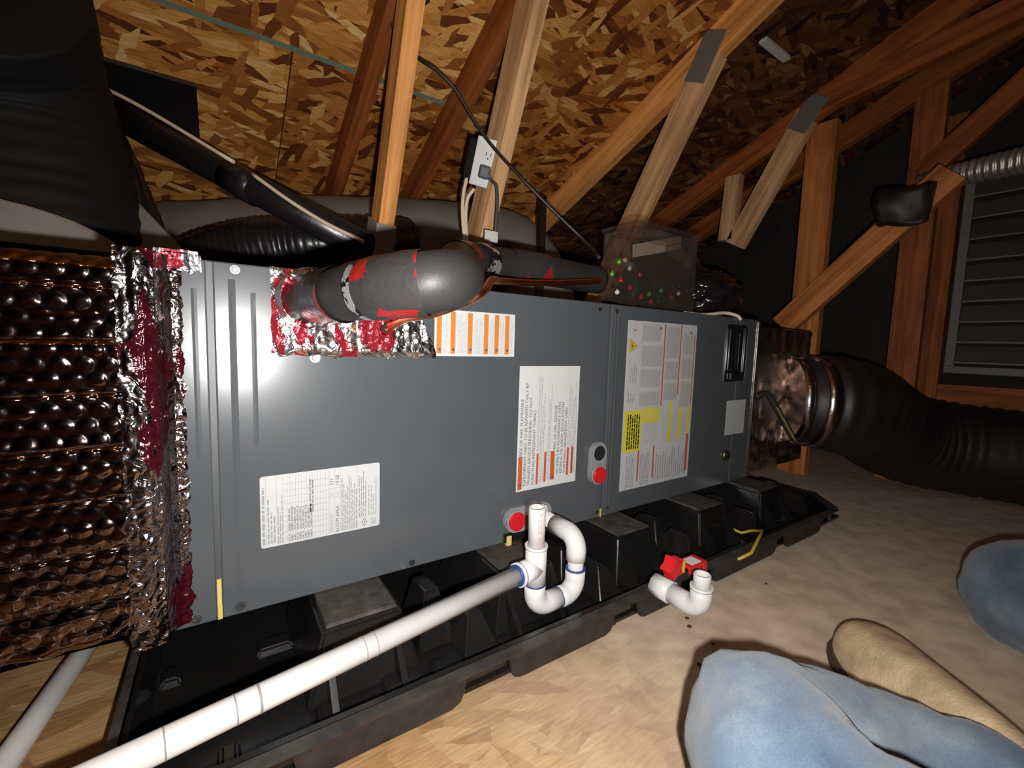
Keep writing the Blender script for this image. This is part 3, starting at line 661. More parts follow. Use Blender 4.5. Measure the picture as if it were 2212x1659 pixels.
band(.0, .135, M['linetape'], RI + .0022); band(.0, .030, M['tape'], RI + .010, 'flared_tape_collar')
band(.225, .330, M['linetape'], RI + .0022)
band(.62, .665, M['linetape'], RI + .0022); band(.69, .725, M['linefoil'], RI + .0026, 'foil_scrap'); band(.77, .84, M['linetape'], RI + .0022); band(.205, .226, M['linefoil'], RI + .0017, 'foil_scrap')
ll = thing('copper_liquid_line', 'thin bare copper pipe curving under the insulated pipe', 'pipe', (.21, 0, .49))
cp = catmull([(.205, .0, .488), at((872, 690), .62), at((930, 678), .575), at((990, 657), .545), at((1040, 632), .545), at((1062, 606), .62), at((1085, 607), .74), at((1150, 611), .815), at((1240, 610), .90), at((1300, 606), .98)], 10)
tube('copper_tube', cp, .0062, M['copper'], ll, 14)
ring('strap', cp[2], cp[3] - cp[2], .0085, .012, M['linetape'], ll)

# ================================================================== supply plenum wrapped in bubble foil
pl = thing('supply_plenum', 'silver bubble-foil wrapped supply plenum on the left end of the cabinet', 'plenum', (-.4, .24, .12))
PF, PXR = -.030, -.0605
PZ0, PZ1 = .112, .562
box('plenum_core', (-1.0, PF + .012, PZ0 + .01), (PXR - .004, .47, PZ1 - .01), M['foildark'], pl, .006)
BP = .0185
def bub(x, z):
    r = BP * .40; rowh = BP * .88; j = round(z / rowh); zz = z - j * rowh; xo = BP * .5 * (j % 2); i = round((x - xo) / BP); xx = x - xo - i * BP
    d = math.hypot(xx, zz) / r
    return math.sqrt(max(0, 1 - d * d)) * .0013 if d < 1 else 0
def foilfront(u, v):
    x = -1.0 + (PXR - .004 + 1.0) * (1 - (1 - u) ** 2.2) ; z = PZ0 + (PZ1 - PZ0) * v
    wr = .004 * nz(x * 2.2, z * 19, 1) + .0022 * nz(x * 9, z * 45, 8) + .0006 * nz(x * 90, z * 120, 3)
    q = abs(((z + .006 * nz(x * 3, z * 2)) / .058) % 1 - .5) * 2
    y = PF - bub(x, z) - wr + .004 * max(0, q - .90) * 8
    e = min(v, 1 - v)
    if e < .05: y += .03 * (1 - e / .05) ** 2
    low = max(0, 1 - v * 5)
    return V((x, y - low * .006 * nz(x * 40, z * 60), z))
sheet('bubble_foil_front', foilfront, 300, 250, M['foil'], pl)
def foiltop(u, v):
    x = -1.0 + (PXR - .004 + 1.0) * u; y = PF + .014 + v * .46
    return V((x, y, PZ1 - .002 + .006 * nz(x * 7, y * 16)))
sheet('foil_top', foiltop, 60, 40, M['foil'], pl)
def foilbot(u, v):
    x = -1.0 + (PXR - .004 + 1.0) * u; y = PF + .014 + v * .46
    return V((x, y, PZ0 + .004 + .006 * nz(x * 7, y * 16, 4)))
sheet('foil_bottom', foilbot, 60, 40, M['foil'], pl)
TX0 = onY((262, 900), PF)[0]; TX1 = onY((402, 900), 0)[0]
def tapeband(u, v):
    z = PZ0 - .004 + (ZT + .004 - PZ0) * v
    e = .003 * nz(z * 60, 7) + .002 * nz(z * 160, 2)
    pts = [(TX0 + e, PF - .006), (TX0 + .018, PF - .0065), (PXR - .010, PF - .006), (PXR, PF - .001), (PXR + .006, -.010), (PXR + .012, -.004), (TX1 + e * 1.4, -.0015)]
    t = u * (len(pts) - 1); i = min(int(t), len(pts) - 2); f = t - i
    x = pts[i][0] * (1 - f) + pts[i + 1][0] * f; y = pts[i][1] * (1 - f) + pts[i + 1][1] * f
    y -= .0035 * abs(nz(x * 60, z * 26, 3)) + .0025 * abs(nz(x * 110, z * 100, 6)) - .002
    return V((x, y, z))
tb = sheet('foil_tape_joint', tapeband, 60, 240, M['tapedark'], pl); tb['label'] = 'wrinkled silver and dark red foil tape joint'
def tapetop(u, v):
    x = TX0 + (TX1 + .018 - TX0) * u; y = -.03 + .5 * v
    return V((x, y, ZT + .003 + .003 * abs(nz(x * 70, y * 40)) - (.02 * max(0, 1 - v * 14) if x < PXR else 0)))
sheet('foil_tape_top', tapetop, 24, 60, M['tape'], pl)
def tapecorner(u, v):
    x = PXR - .002 + .045 * u; z = ZT + .003 - (.020 + .008 * nz(u * 6, 2)) * v
    return V((x, -.0030 - .003 * abs(nz(x * 90, z * 90)), z))
sheet('foil_tape_corner', tapecorner, 20, 12, M['tape'], pl)

# ================================================================== return plenum, right end
rp2 = thing('return_plenum', 'dull foil duct-board return box on the far right end of the cabinet', 'plenum', (1.47, .24, .11))
def crate(name, lo, hi, m, par, amp=.004, n=20):
    bm = bmesh.new(); bm_box(bm, lo, hi); bmesh.ops.subdivide_edges(bm, edges=bm.edges[:], cuts=n, use_grid_fill=True); bm.normal_update()
    for v in bm.verts: v.co += V((nz(*(v.co * 9)), nz(*(v.co * 11 + V((3, 1, 2)))), nz(*(v.co * 8 + V((7, 2, 5)))))) * amp
    return frombm(name, bm, m, par, True)
box('duct_board', (1.300, .006, .112), (1.640, .470, .548), M['foildark'], rp2, .008)
sheet('foil_face', lambda u, v: V((1.300 + .34 * u, .002 + .004 * nz(u * 9, v * 8) + .002 * nz(u * 30, v * 26, 2), .114 + .432 * v)), 50, 50, M['foildark'], rp2)
box('tape_edge', (1.288, -.004, .105), (1.302, .0, .56), M['foildark'], rp2, .001)

# flex duct leaving the return box toward the lower right
rd = thing('return_flex_duct', 'big dark flexible duct snaking from the return box toward the vent wall', 'duct', (1.9, -.1, 0))
dp = catmull([(1.50, -.004, .325), (1.55, -.05, .322), (1.64, -.10, .312), (1.80, -.12, .270), (1.98, -.17, .190), (2.11, -.32, .160), (2.20, -.60, .155), (2.21, -1.0, .155)], 14)
tube('jacket', dp, .14, M['ductbrown'], rd, 40, True, lambda s, L, a: (.122 + min(.028, s * .25)) + .0035 * math.sin(s * 150) + .004 * nz(s * 9, a * 2))
ring('collar', dp[3], dp[5] - dp[1], .131, .03, M['foildark'], rd)
ring('draw_band', dp[12], dp[13] - dp[11], .143, .035, M['foildark'], rd)
cbl = thing('duct_strap_handle', 'short black cable with a yellow stripe hanging on the return box', 'cable', (1.35, -.01, .25))
cq = [at((1632, 858), 1.25), at((1655, 850), 1.25), at((1672, 872), 1.25), at((1690, 905), 1.25), at((1712, 945), 1.25)]
tube('black_cable', catmull(cq, 6), .009, M['cordblk'], cbl, 12)
tube('yellow_stripe', catmull([p + V((-.004, -.010, -.008)) for p in cq[2:]], 6), .003, M['yeldark'], cbl, 8)

# ================================================================== DRAIN PAN
pan = thing('drain_pan', 'big black plastic drain pan with raised pads under the cabinet', 'drain pan', (.7, .2, 0))
X0, X1, Y0, Y1, RZ = -.112, 1.50, -.203, .57, .050
box('pan_floor', (X0 + .02, Y0 + .025, .002), (X1 - .02, Y1 - .02, .008), M['pan'], pan)
def wall(name, a, b, inn):
    """a-b along rim inner line at RZ; foot line moved by inn"""
    a, b, inn = V(a), V(b), V(inn); off = inn * 0.008
    mk(name, [a, b, b + inn * .012 - V((0, 0, RZ - .004)), a + inn * .012 - V((0, 0, RZ - .004)), a + off, b + off, b + inn * .018 - V((0, 0, RZ - .006)), a + inn * .018 - V((0, 0, RZ - .006))],
       [(0, 1, 2, 3), (4, 7, 6, 5), (0, 4, 5, 1), (2, 6, 7, 3), (0, 3, 7, 4), (1, 5, 6, 2)], M['pan'], pan)
ix0, ix1, iy0, iy1 = X0 + .012, X1 - .016, Y0 + .018, Y1 - .016
ch = .10
wall('front_wall', (ix0, iy0, RZ), (ix1 - ch, iy0, RZ), (0, 1, 0)); wall('back_wall', (ix0, iy1, RZ), (ix1, iy1, RZ), (0, -1, 0))
wall('left_wall', (ix0, iy0, RZ), (ix0, iy1, RZ), (1, 0, 0)); wall('right_wall', (ix1, iy0 + .09, RZ), (ix1, iy1, RZ), (-1, 0, 0))
wall('corner_wall', (ix1 - ch, iy0, RZ), (ix1, iy0 + .09, RZ), V((-.67, .74, 0)))
def rimbar(p, q, w0, w1):
    p, q = V(p), V(q); d = (q - p).normalized(); n = V((d.y, -d.x, 0))
    a = [p - n * w0, q - n * w0, q + n * w1, p + n * w1]
    bm = bmesh.new(); A = [bm.verts.new(v + V((0, 0, -.004))) for v in a]; B = [bm.verts.new(v) for v in a]
    bm.faces.new(A[::-1]); bm.faces.new(B)
    for i in range(4): bm.faces.new((A[i], A[(i + 1) % 4], B[(i + 1) % 4], B[i]))
    bmesh.ops.recalc_face_normals(bm, faces=bm.faces[:]); bmesh.ops.bevel(bm, geom=bm.edges[:], offset=.0014, segments=2, affect='EDGES')
    frombm('rim', bm, M['rim'], pan)
rimbar((X0 + .01, Y0 + .012, RZ), (X1 - ch, Y0 + .012, RZ), .006, .012); rimbar((X1 - ch, Y0 + .012, RZ), (X1 - .01, Y0 + .10, RZ), .008, .012)
rimbar((X1 - .012, Y0 + .09, RZ), (X1 - .012, Y1, RZ), .006, .012); rimbar((X0 + .012, Y1, RZ), (X0 + .012, Y0 + .006, RZ), .004, .010); rimbar((X1, Y1 - .01, RZ), (X0, Y1 - .01, RZ), .006, .012)
def tab(xa, xb, zb=.010):
    r = .016; poly = [(xa, RZ - .003), (xa + .004, zb + r), (xa + r * .6, zb + .004), (xa + r * 1.3, zb), (xb - r * 1.3, zb), (xb - r * .5, zb + .005), (xb - .002, zb + r), (xb, RZ - .003)]
    prism('skirt_tab', poly, 'y', Y0 + .002, Y0 + .008, M['skirt'], pan, .001)
for xa, xb in ((-.10, -.02), (.05, .252), (.318, .525), (.580, .700), (.80, 1.062), (1.10, 1.30)): tab(xa, xb)
prism('skirt_tab', [(X1 - ch + .01, Y0 + .02), (X1 - .012, Y0 + .105), (X1 - .016, Y0 + .111), (X1 - ch + .005, Y0 + .026)], 'z', .010, RZ - .003, M['skirt'], pan, .001)
# raised pads (pedestals) with buttress ribs
def frustum(name, x0, x1, y0, y1, z0, z1, s, m, par, bev=.003):
    bm = bmesh.new(); A = [bm.verts.new(p) for p in ((x0 - s, y0 - s, z0), (x1 + s, y0 - s, z0), (x1 + s, y1 + s, z0), (x0 - s, y1 + s, z0))]
    B = [bm.verts.new(p) for p in ((x0, y0, z1), (x1, y0, z1), (x1, y1, z1), (x0, y1, z1))]
    bm.faces.new(A[::-1]); bm.faces.new(B)
    for i in range(4): bm.faces.new((A[i], A[(i + 1) % 4], B[(i + 1) % 4], B[i]))
    bmesh.ops.bevel(bm, geom=bm.edges[:], offset=bev, segments=3, affect='EDGES'); return frombm(name, bm, m, par)
for i, x in enumerate((.100, .375, .650, .925, 1.200)):
    for (ya, yb) in ((-.088, .10), (.30, .42)):
        pd = frustum('support_pad', x, x + .105, ya, yb, .008, .0945, .022, M['pan'], pan, .004)
        frustum('pad_top', x + .006, x + .099, ya + .006, yb - .006, .094, .0995, .001, M['pandust'], pd, .001)
        if ya < 0:
            for k in (0.006, .094):
                xr = x + k
                mk('buttress_rib', [(xr - .004, ya - .004, .078), (xr - .004, ya - .060, .008), (xr - .004, ya + .02, .008), (xr + .004, ya - .004, .078), (xr + .004, ya - .060, .008), (xr + .004, ya + .02, .008)],
                   [(0, 1, 2), (3, 5, 4), (0, 3, 4, 1), (1, 4, 5, 2), (2, 5, 3, 0)], M['pan'], pd)
    # upright ridges between the pads (tall narrow folds with shiny edges)
    if i < 5:
        for xr, yq, zt in ((x + .165, -.055, .088), (x + .215, -.105, .060)):
            if xr > 1.42: continue
            bm = bmesh.new()
            A = [bm.verts.new(p) for p in ((xr - .030, yq - .030, .008), (xr + .030, yq - .030, .008), (xr + .030, yq + .07, .008), (xr - .030, yq + .07, .008))]
            B = [bm.verts.new(p) for p in ((xr - .010, yq, zt), (xr + .012, yq, zt), (xr + .010, yq + .05, zt), (xr - .012, yq + .05, zt))]
            bm.faces.new(A[::-1]); bm.faces.new(B)
            for q in range(4): bm.faces.new((A[q], A[(q + 1) % 4], B[(q + 1) % 4], B[q]))
            bmesh.ops.bevel(bm, geom=bm.edges[:], offset=.0035, segments=3, affect='EDGES'); frombm('upright_ridge', bm, M['pan'], pan)
for (p, q) in (((555, 1405), (632, 1381)), ((345, 1472), (392, 1458)), ((688, 1558), (742, 1532)), ((835, 1490), (905, 1452)), ((470, 1650), (520, 1640)), ((985, 1338), (1010, 1336)), ((940, 1452), (968, 1440)), ((1090, 1400), (1115, 1385))):
    a, b = onZ(p, .018), onZ(q, .018); x0, x1 = min(a.x, b.x), max(a.x, b.x); y = (a.y + b.y) / 2
    frustum('floor_bump', x0 + .003, x1 - .003, y - .004, y + .024, .008, .019, .005, M['pan'], pan, .003)

# ================================================================== PVC condensate trap and long drain pipe
RP, RF = .01335, .0168
G = -.14
xr, xd = .4040, .4890
zE = onY((1225, 1160), G)[2] - .004
zt_ = onY((1157, 1096), G)[2]; zU = .060; zTee = .126
tr = thing('condensate_trap', 'white PVC drain trap with blue-ringed tee and open stub on the cabinet front', 'pvc trap', (.45, G, .04))
RB = .024
tube('outlet_pipe', [(xd, -.010, zE + .004), (xd, G + RB + .03, zE + .001)], RP, M['pvc'], tr, 24)
tube('outlet_adapter', [(xd, -.008, zE + .004), (xd, -.040, zE + .004)], .019, M['pvc'], tr, 8)
e1 = [V((xd, G + RB + .034, zE))] + arc((xd, G + RB, zE - RB), (0, 0, 1), (0, -1, 0), RB, 0, math.pi / 2, 10) + [V((xd, G, zE - RB - .016))]
tube('elbow', e1, RF, M['pvc'], tr, 28)
tube('down_pipe', [(xd, G, zE - .02), (xd, G, zU + .01)], RP, M['pvc'], tr, 24)
zj = zU + RB + .014
e2 = [V((xd, G, zj + .001))] + arc((xd - RB, G, zU + RB), (1, 0, 0), (0, 0, -1), RB, 0, math.pi / 2, 10) + [V((xd - RB - .012, G, zU))]
tube('elbow', e2, RF, M['pvc'], tr, 28); ring('primer_ring', (xd, G, zj + .003), (0, 0, 1), RF + .0004, .0018, M['primer'], tr)
e3 = [V((xd - RB - .011, G, zU))] + [V(p) for p in arc((xr + RB, G, zU + RB), (0, 0, -1), (-1, 0, 0), RB, 0, math.pi / 2, 10)] + [V((xr, G, zU + RB + .014))]
tube('elbow', e3, RF, M['pvc'], tr, 28); ring('primer_ring', (xd - RB - .0115, G, zU), (1, 0, 0), RF + .0002, .0015, M['primer'], tr); ring('primer_ring', (xr, G, zU + RB + .0155), (0, 0, 1), RF + .0004, .0028, M['primer'], tr)
tee = tube('tee_body', [(xr, G, zU + RB + .016), (xr, G, zTee + .036)], RF, M['pvc'], tr, 28)
pq = onZ((620, 1480), .121); pd = (pq - V((xr, G, zTee))).normalized()
tube('tee_branch', [V((xr, G, zTee)), V((xr, G, zTee)) + pd * .038], RF, M['pvc'], tee, 28); ring('tee_lip', V((xr, G, zTee)) + pd * .036, pd, RF + .0016, .006, M['pvc'], tee)
ring('tee_lip', (xr, G, zTee + .034), (0, 0, 1), RF + .0014, .005, M['pvc'], tee)
ring('primer_ring', V((xr, G, zTee)) + pd * .0405, pd, RF - .0006, .0045, M['primer'], tr)
stub = pipe_hollow('open_stub', (xr, G, zTee + .034), (xr - .001, G, zt_), RP, RP - .0022, M['pvc'], tr)
def wraptext(s, size, axis_o, axis_d, face, r, m, par, start):
    me = text_mesh(s, size); d = V(axis_d).normalized(); f = V(face); f = (f - d * f.dot(d)).normalized(); t = d.cross(f)
    for v in me.vertices:
        u, h = v.co.x + start, v.co.y - size * .35; a = -h / r
        v.co = V(axis_o) + d * u + (f * math.cos(a) + t * math.sin(a)) * (r + .0003)
    return link('red_lettering', me, m, par)
wraptext('P  CODE  ASTM', .0085, (xr, G, zt_), (0, 0, -1), (-.30, -.95, 0), RP, M['redink'], stub, .006)
lpz = thing('long_drain_pipe', 'long white PVC drain pipe running from the trap across the pan to lower left', 'pvc pipe', V((xr, G, zTee)) + pd * .5)
pa = V((xr, G, zTee)) + pd * .030; pb = V((xr, G, zTee)) + pd * 1.35
tube('pipe', [pa, pb], RP, M['pvcpipe'], lpz, 28)
for px in (512, 556, 352, 787, 810):
    f = None; best = 1e9
    for k in range(200):
        c = pa + (pb - pa) * k / 200; v = c - CAM; z = v.dot(V((AX[2], AY[2], AZ[2])))
        if z < .05: continue
        x = v.dot(V((AX[0], AY[0], AZ[0]))) / z * FPX + CX
        if abs(x - px) < best: best = abs(x - px); f = c
    ring('scuff_mark', f, pd, RP + .00025, .0022 if px in (556,) else .0012, M['scuff'], lpz)
# floor pipe, lower left
fa, fb = onZ((205, 1370), .0135), onZ((10, 1650), .0135); d = (fb - fa).normalized()
fp = thing('floor_drain_pipe', 'white PVC pipe with red print lying on the floor under the foil plenum', 'pvc pipe', fa)
tube('pipe', [fa - d * .35, fb + d * .5], RP, M['pvcpipe'], fp, 28)
wraptext('PVC  PIPE', .014, fa, -d, (-.55, -.5, .62), RP, M['redink'], fp, -.085)
# secondary drain: elbow at the pan wall
sd = thing('pan_drain_elbow', 'white PVC elbow with short upright stub on the floor beside the pan', 'pvc elbow', (.65, -.26, .0))
ce = at((1512, 1312), .70); cs_ = at((1518, 1236), .70); ch_ = V((ce.x - .004, Y0 + .006, ce.z + .004))
re = .022
d1 = (ch_ - ce).normalized()
pth = [ch_ + (ce - ch_).normalized() * .03] + [ce + d1 * re * (1 - math.sin(t)) * 1.0 + V((0, 0, 1)) * re * (1 - math.cos(t)) for t in [math.pi / 2 * k / 10 for k in range(11)]] + [ce + V((0, 0, re + .018))]
pth = [p - V((0, 0, .004)) for p in pth]
tube('elbow', pth, RF, M['pvc'], sd, 28)
tube('hex_adapter', [ch_ + V((0, 0, -.004)), ch_ + (ce - ch_).normalized() * .034 + V((0, 0, -.004))], .0195, M['pvc'], sd, 8)
pipe_hollow('open_stub', ce + V((0, 0, re + .010)), V((ce.x, ce.y, cs_.z)), RP, RP - .0022, M['pvc'], sd)
ring('elbow_lip', ce + V((0, 0, re + .012)), (0, 0, 1), RF + .001, .005, M['pvc'], sd)
# red float switch clipped on the rim
sw = thing('float_switch', 'red plastic overflow float switch clipped to the pan rim', 'switch', (.70, -.2, .05))
c = V((.700, -.196, .075))
c = at((1492, 1228), .80)
def sbox(name, dx, dy, m, bev=.0015): return box(name, c + V(dx) - V(dy) / 2, c + V(dx) + V(dy) / 2, m, sw, bev)
tp = sbox('top_plate', (.002, 0, .012), (.050, .030, .006), M['redsw']); box('white_label', c + V((-.014, -.012, .0152)), c + V((.014, .010, .0158)), M['swlabel'], tp)
sbox('clip_leg', (.020, -.014, -.012), (.012, .004, .045), M['redsw']); sbox('clip_leg', (.004, -.013, -.006), (.010, .005, .030), M['redsw'])
box('clip_leg', c + V((.012, .008, -.02)), c + V((.024, .013, .012)), M['redsw'], sw, .001)
kc = c + V((-.046, .008, .012))
prism('knob', [(kc.x + .024 * math.cos(t) * (1 if k % 2 else .62), kc.z + .024 * math.sin(t) * (1 if k % 2 else .62)) for k, t in enumerate([2 * math.pi * j / 10 for j in range(10)])], 'y', kc.y - .012, kc.y + .010, M['redsw'], sw, .002)
box('knob_stem', kc + V((.0, -.006, -.006)), c + V((-.016, .006, .012)), M['redsw'], sw, .002)
box('yellow_seal', kc + V((.016, -.014, -.010)), kc + V((.020, .008, .012)), M['yelwire'], sw, .001)
# yellow low-voltage wire in the pan
yw = thing('control_wire', 'thin yellow control wire dangling over the pan rim at the right', 'wire', (.9, -.15, .03))
tube('wire', [onZ((1558, 1130), .030), onZ((1575, 1140), .022), onZ((1602, 1151), .018), onZ((1625, 1146), .030), onZ((1648, 1147), .052), onZ((1640, 1160), .055), onZ((1622, 1195), .050), onZ((1597, 1207), .040), onZ((1556, 1202), .030)], .0035, M['yelwire'], yw, 8)

# ================================================================== outlet, plug and cables on the second truss
od = (W2b - W2a).normalized(); up_ = -od; nrm = V((0, up_.z, -up_.y)) * -1
nrm = V((0, -abs(up_.z), -abs(up_.y)))            # front face of the web
oc = onX((1053, 354), .590)
oc = oc - nrm * 0
MW = Matrix(((1, up_[0], nrm[0], oc[0]), (0, up_[1], nrm[1], oc[1]), (0, up_[2], nrm[2], oc[2]), (0, 0, 0, 1)))
MW = MW @ Matrix.Rotation(math.radians(-34), 4, 'Y') @ Matrix.Translation((.0, 0, .012))
ou = thing('electrical_outlet', 'white duplex outlet plate with black box on the web board', 'outlet', oc)
box('cover_plate', (-.035, -.057, 0), (.035, .057, .006), M['outlet'], ou, .002, MW)
box('junction_box', (-.056, -.050, -.060), (-.004, .050, -.001), M['blackgloss'], ou, .003, MW)
box('box_label', (-.0568, .012, -.040), (-.0560, .030, -.018), M['outlet'], ou, 0, MW)
for s in (-.0195, .0195):
    f = box('receptacle_face', (-.016, s - .014, .0055), (.016, s + .014, .0075), M['outlet'], ou, .001, MW)
    for q in (-.006, .006): box('slot', (q - .0012, s - .002, .0073), (q + .0012, s + .006, .0078), M['slot'], f, 0, MW)
    box('slot', (-.002, s - .010, .0073), (.002, s - .006, .0078), M['slot'], f, 0, MW)
def om(x, y, z): return MW @ V((x, y, z))
pc = thing('plug_cord', 'grey plug in the lower socket with its cord and white tag hanging down', 'power cord', om(.0, -.02, .01))
box('plug_body', (-.013, -.036, .0078), (.015, -.004, .034), M['cordgrey'], pc, .006, MW)
cq = [om(.012, -.022, .028), om(.024, -.034, .03), at((1072, 402), 1.10), at((1074, 440), 1.10), at((1071, 490), 1.10), at((1069, 545), 1.11), at((1069, 600), 1.12)]
tube('cord', catmull(cq, 8), .0045, M['cordgrey'], pc, 10)
tc_ = at((1061, 511), 1.085); box('white_tag', tc_ + V((-.019, -.001, -.014)), tc_ + V((.019, .001, .014)), M['outlet'], pc, .0006)
for k, (pts, lb) in enumerate((([(1008, 385), (1001, 420), (999, 460), (1003, 520), (1004, 580)], 'cream electrical cable dropping from the left of the outlet box'), ([(1024, 408), (1010, 430), (1006, 470), (1009, 520), (1012, 580)], 'cream electrical cable curving out below the outlet plate'))):
    tag(tube('electrical_cable', catmull([at(p, 1.14) for p in pts], 8), .0048, M['nm'], None, 10), lb, 'cable', 'cables under the outlet')
bc = tube('black_cable', catmull([at(p, dd) for p, dd in (((925, 2), .97), ((880, 28), .93), ((853, 52), .97), ((850, 62), 1.02), ((880, 105), 1.06), ((912, 132), 1.00), ((945, 153), 1.0), ((985, 195), 1.02), ((1013, 242), 1.04), ((1055, 305), 1.06), ((1120, 378), 1.06), ((1185, 445), 1.08), ((1250, 508), 1.10), ((1280, 538), 1.08), ((1294, 556), 1.02))], 8), .0042, M['cordblk'], None, 10)
tag(bc, 'thin black cable sagging diagonally across the rafters and the outlet', 'cable')
tw = thing('truss_foot_wrap', 'grey plastic wrap taped around the foot of the orange web board', 'tape wrap', (.346, .3, .65))
w0, w1 = onX((826, 478), .346), onX((816, 560), .346)
beam('wrap', w0, w1, TH + .012, WB * .8 + .012, M['greywrap'], tw)

# ================================================================== ducts and tubes upper left / behind
def flex(name, pts, r, m, label, cat='duct', rib=.003, freq=160, n=12, seg=32, wr=.004):
    t = thing(name, label, cat, V(pts[0])); tube('jacket', catmull(pts, n), r, m, t, seg, True, lambda s, L, a: r + rib * math.sin(s * freq) + wr * nz(s * 12, a * 2.5) + wr * .6 * nz(s * 40, a * 5, 3)); return t
flex('grey_insulated_duct', [at((250, 560), 1.45), at((450, 545), 1.5), at((700, 530), 1.55), at((950, 535), 1.65), at((1090, 552), 1.74), at((1150, 640), 1.80), at((1165, 780), 1.82)], .165, M['ductgrey'], 'long grey fabric-wrapped duct lying along the eave behind the cabinet', rib=.001)
flex('black_poly_duct', [at((400, 590), 1.10), at((480, 550), 1.10), at((600, 530), 1.12), at((720, 525), 1.16), at((880, 520), 1.32)], .066, M['duct'], 'shiny wrinkled black duct behind the top left cabinet edge', rib=.0018, freq=420, n=24, wr=.003)
big = flex('black_trunk_duct', [at((95, 545), .86), at((70, 420), .86), at((20, 260), .84), at((-40, 90), .78), at((-110, -80), .68)], .165, M['ductmatte'], 'very wide matte black duct rising at the far left', rib=.002)
gb_ = catmull([at((30, 640), .78), at((50, 575), .79), at((60, 530), .80)], 8); tube('duct_boot', gb_, .15, M['ductgrey'], big, 32, True, lambda s_, L_, a: .150 + .006 * nz(s_ * 20, a * 2))
br = flex('black_branch_duct', [at((330, 590), .96), at((275, 440), .98), at((215, 300), .98), at((150, 165), .94), at((70, 30), .86)], .05, M['duct'], 'black branch duct leaning up-left above the plenum', rib=.001)
mk('duct_skirt', [at((250, 425), .93), at((300, 440), .925), at((415, 560), .90), at((230, 570), .89), at((270, 425), .99), at((310, 445), .98), at((410, 555), .97), at((240, 565), .96)],
   [(0, 1, 2, 3), (7, 6, 5, 4), (0, 4, 5, 1), (1, 5, 6, 2), (2, 6, 7, 3), (3, 7, 4, 0)], M['ductgrey'], br)
dt = thing('suspended_black_tube', 'straight black tube with a cream cable along it running diagonally down to the right', 'tube', at((160, 175), 1.2))
da, db = at((130, 180), 1.03), at((790, 535), .97)
tube('tube_body', [da, at((470, 366), 1.03), db], .034, M['duct'], dt, 20)
cpts = [at((158, 158), .995), at((300, 228), .995), at((505, 350), .985)]; tube('cream_cable', catmull(cpts, 6), .0042, M['nm'], dt, 8)
tube('cream_cable', catmull([at((545, 376), .975), at((620, 430), .958), at((700, 480), .942), at((785, 522), .915)], 6), .0042, M['nm'], dt, 8)
tube('tape_wrap', [at((495, 380), 1.024), at((556, 414), 1.012)], .0365, M['duct'], dt, 20)
bpz = onY((1170, 470), .63)
tag(tube('vent_pipe', [V((bpz.x, .63, .0)), V((bpz.x, .63, onY((1172, 425), .63).z))], .017, M['cordblk'], None, 16), 'short black upright pipe behind the cabinet right of the outlet', 'pipe')
sv = flex('silver_flex_duct', [onX((1985, 405), 2.02), onX((2060, 380), 2.02), onX((2212, 345), 1.98), onX((2400, 300), 1.9), V((1.75, -.9, 1.05))], .036, M['silverduct'], 'silver ribbed flexible duct crossing in front of the V joint', rib=.0028, freq=330, n=60, seg=24)
bt = onX((1935, 440), 1.80)
tag(crate('tape_bundle', bt - V((.03, .085, .08)), bt + V((.015, .055, .05)), M['ductbrown'], None, .03, 6), 'dark wrapped bundle hanging on the sloping brace', 'bundle')

# ================================================================== things stored on top of the cabinet
BY0, BY1 = .05, .16
bx0 = onY((1300, 640), BY1).x; bx1 = onY((1498, 668), BY0).x; bz1 = onY((1400, 490), BY0).z
bin_ = thing('clear_plastic_bin', 'clear plastic storage bin of Christmas decorations on top of the cabinet', 'bin', ((bx0 + bx1) / 2, .1, ZT))
t = .003; z0 = ZT + .002
box('bin_front', (bx0, BY0, z0), (bx1, BY0 + t, bz1), M['clear'], bin_, .001); box('bin_back', (bx0, BY1, z0), (bx1, BY1 + t, bz1), M['clear'], bin_, .001)
box('bin_side', (bx0, BY0 + .0032, z0), (bx0 + t, BY1 - .0002, bz1), M['clear'], bin_, .001); box('bin_side', (bx1 - t, BY0 + .0032, z0), (bx1, BY1 - .0002, bz1), M['clear'], bin_, .001)
box('bin_lid', (bx0 - .006, BY0 - .006, bz1), (bx1 + .006, BY1 + .009, bz1 + .012), M['clear'], bin_, .003)
rnd = random.Random(3)
BAU = [((1337, 566), 'baugreen', 'uppermost green bauble in the clear bin'), ((1322, 592), 'baugreen', 'leftmost green bauble in the clear bin'),
       ((1341, 606), 'baured', 'large red bauble just right of the leftmost green bauble'), ((1361, 622), 'baured', 'red bauble second from the left in the clear bin'),
       ((1382, 594), 'baured', 'uppermost red bauble in the clear bin'), ((1385, 642), 'baured', 'red bauble low in the middle of the clear bin'),
       ((1406, 652), 'baured', 'lowest red bauble in the clear bin'), ((1450, 642), 'baured', 'rightmost red bauble in the clear bin'),
       ((1428, 628), 'baugreen', 'rightmost green bauble in the clear bin'), ((1402, 636), 'baugreen', 'lowest green bauble in the clear bin'),
       ((1350, 562), 'straw', 'pearl white bauble beside the uppermost green bauble'), ((1360, 580), 'straw', 'pearl white bauble below the upper white one'),
       ((1465, 634), 'straw', 'rightmost pearl white bauble in the clear bin'), ((1333, 631), 'straw', 'lowest pearl white bauble near the bin corner')]
for p, m, lb in BAU:
    c = onY(p, BY0 + .02 + rnd.random() * .03)
    b_ = thing('christmas_bauble', lb, 'bauble', c, 'baubles in the clear bin')
    sphere('ball', c, .0060, M[m], b_, seg=12); tube('cap', [c + V((0, 0, .0055)), c + V((0, 0, .009))], .0022, M['brass'], b_, 8)
gb = bmesh.new()
gpth = catmull([onY(p, y) for p, y in (((1340, 650), .11), ((1390, 625), .11), ((1425, 645), .10), ((1455, 630), .10), ((1430, 610), .12), ((1380, 635), .12))], 14)
gv, gf = [], []
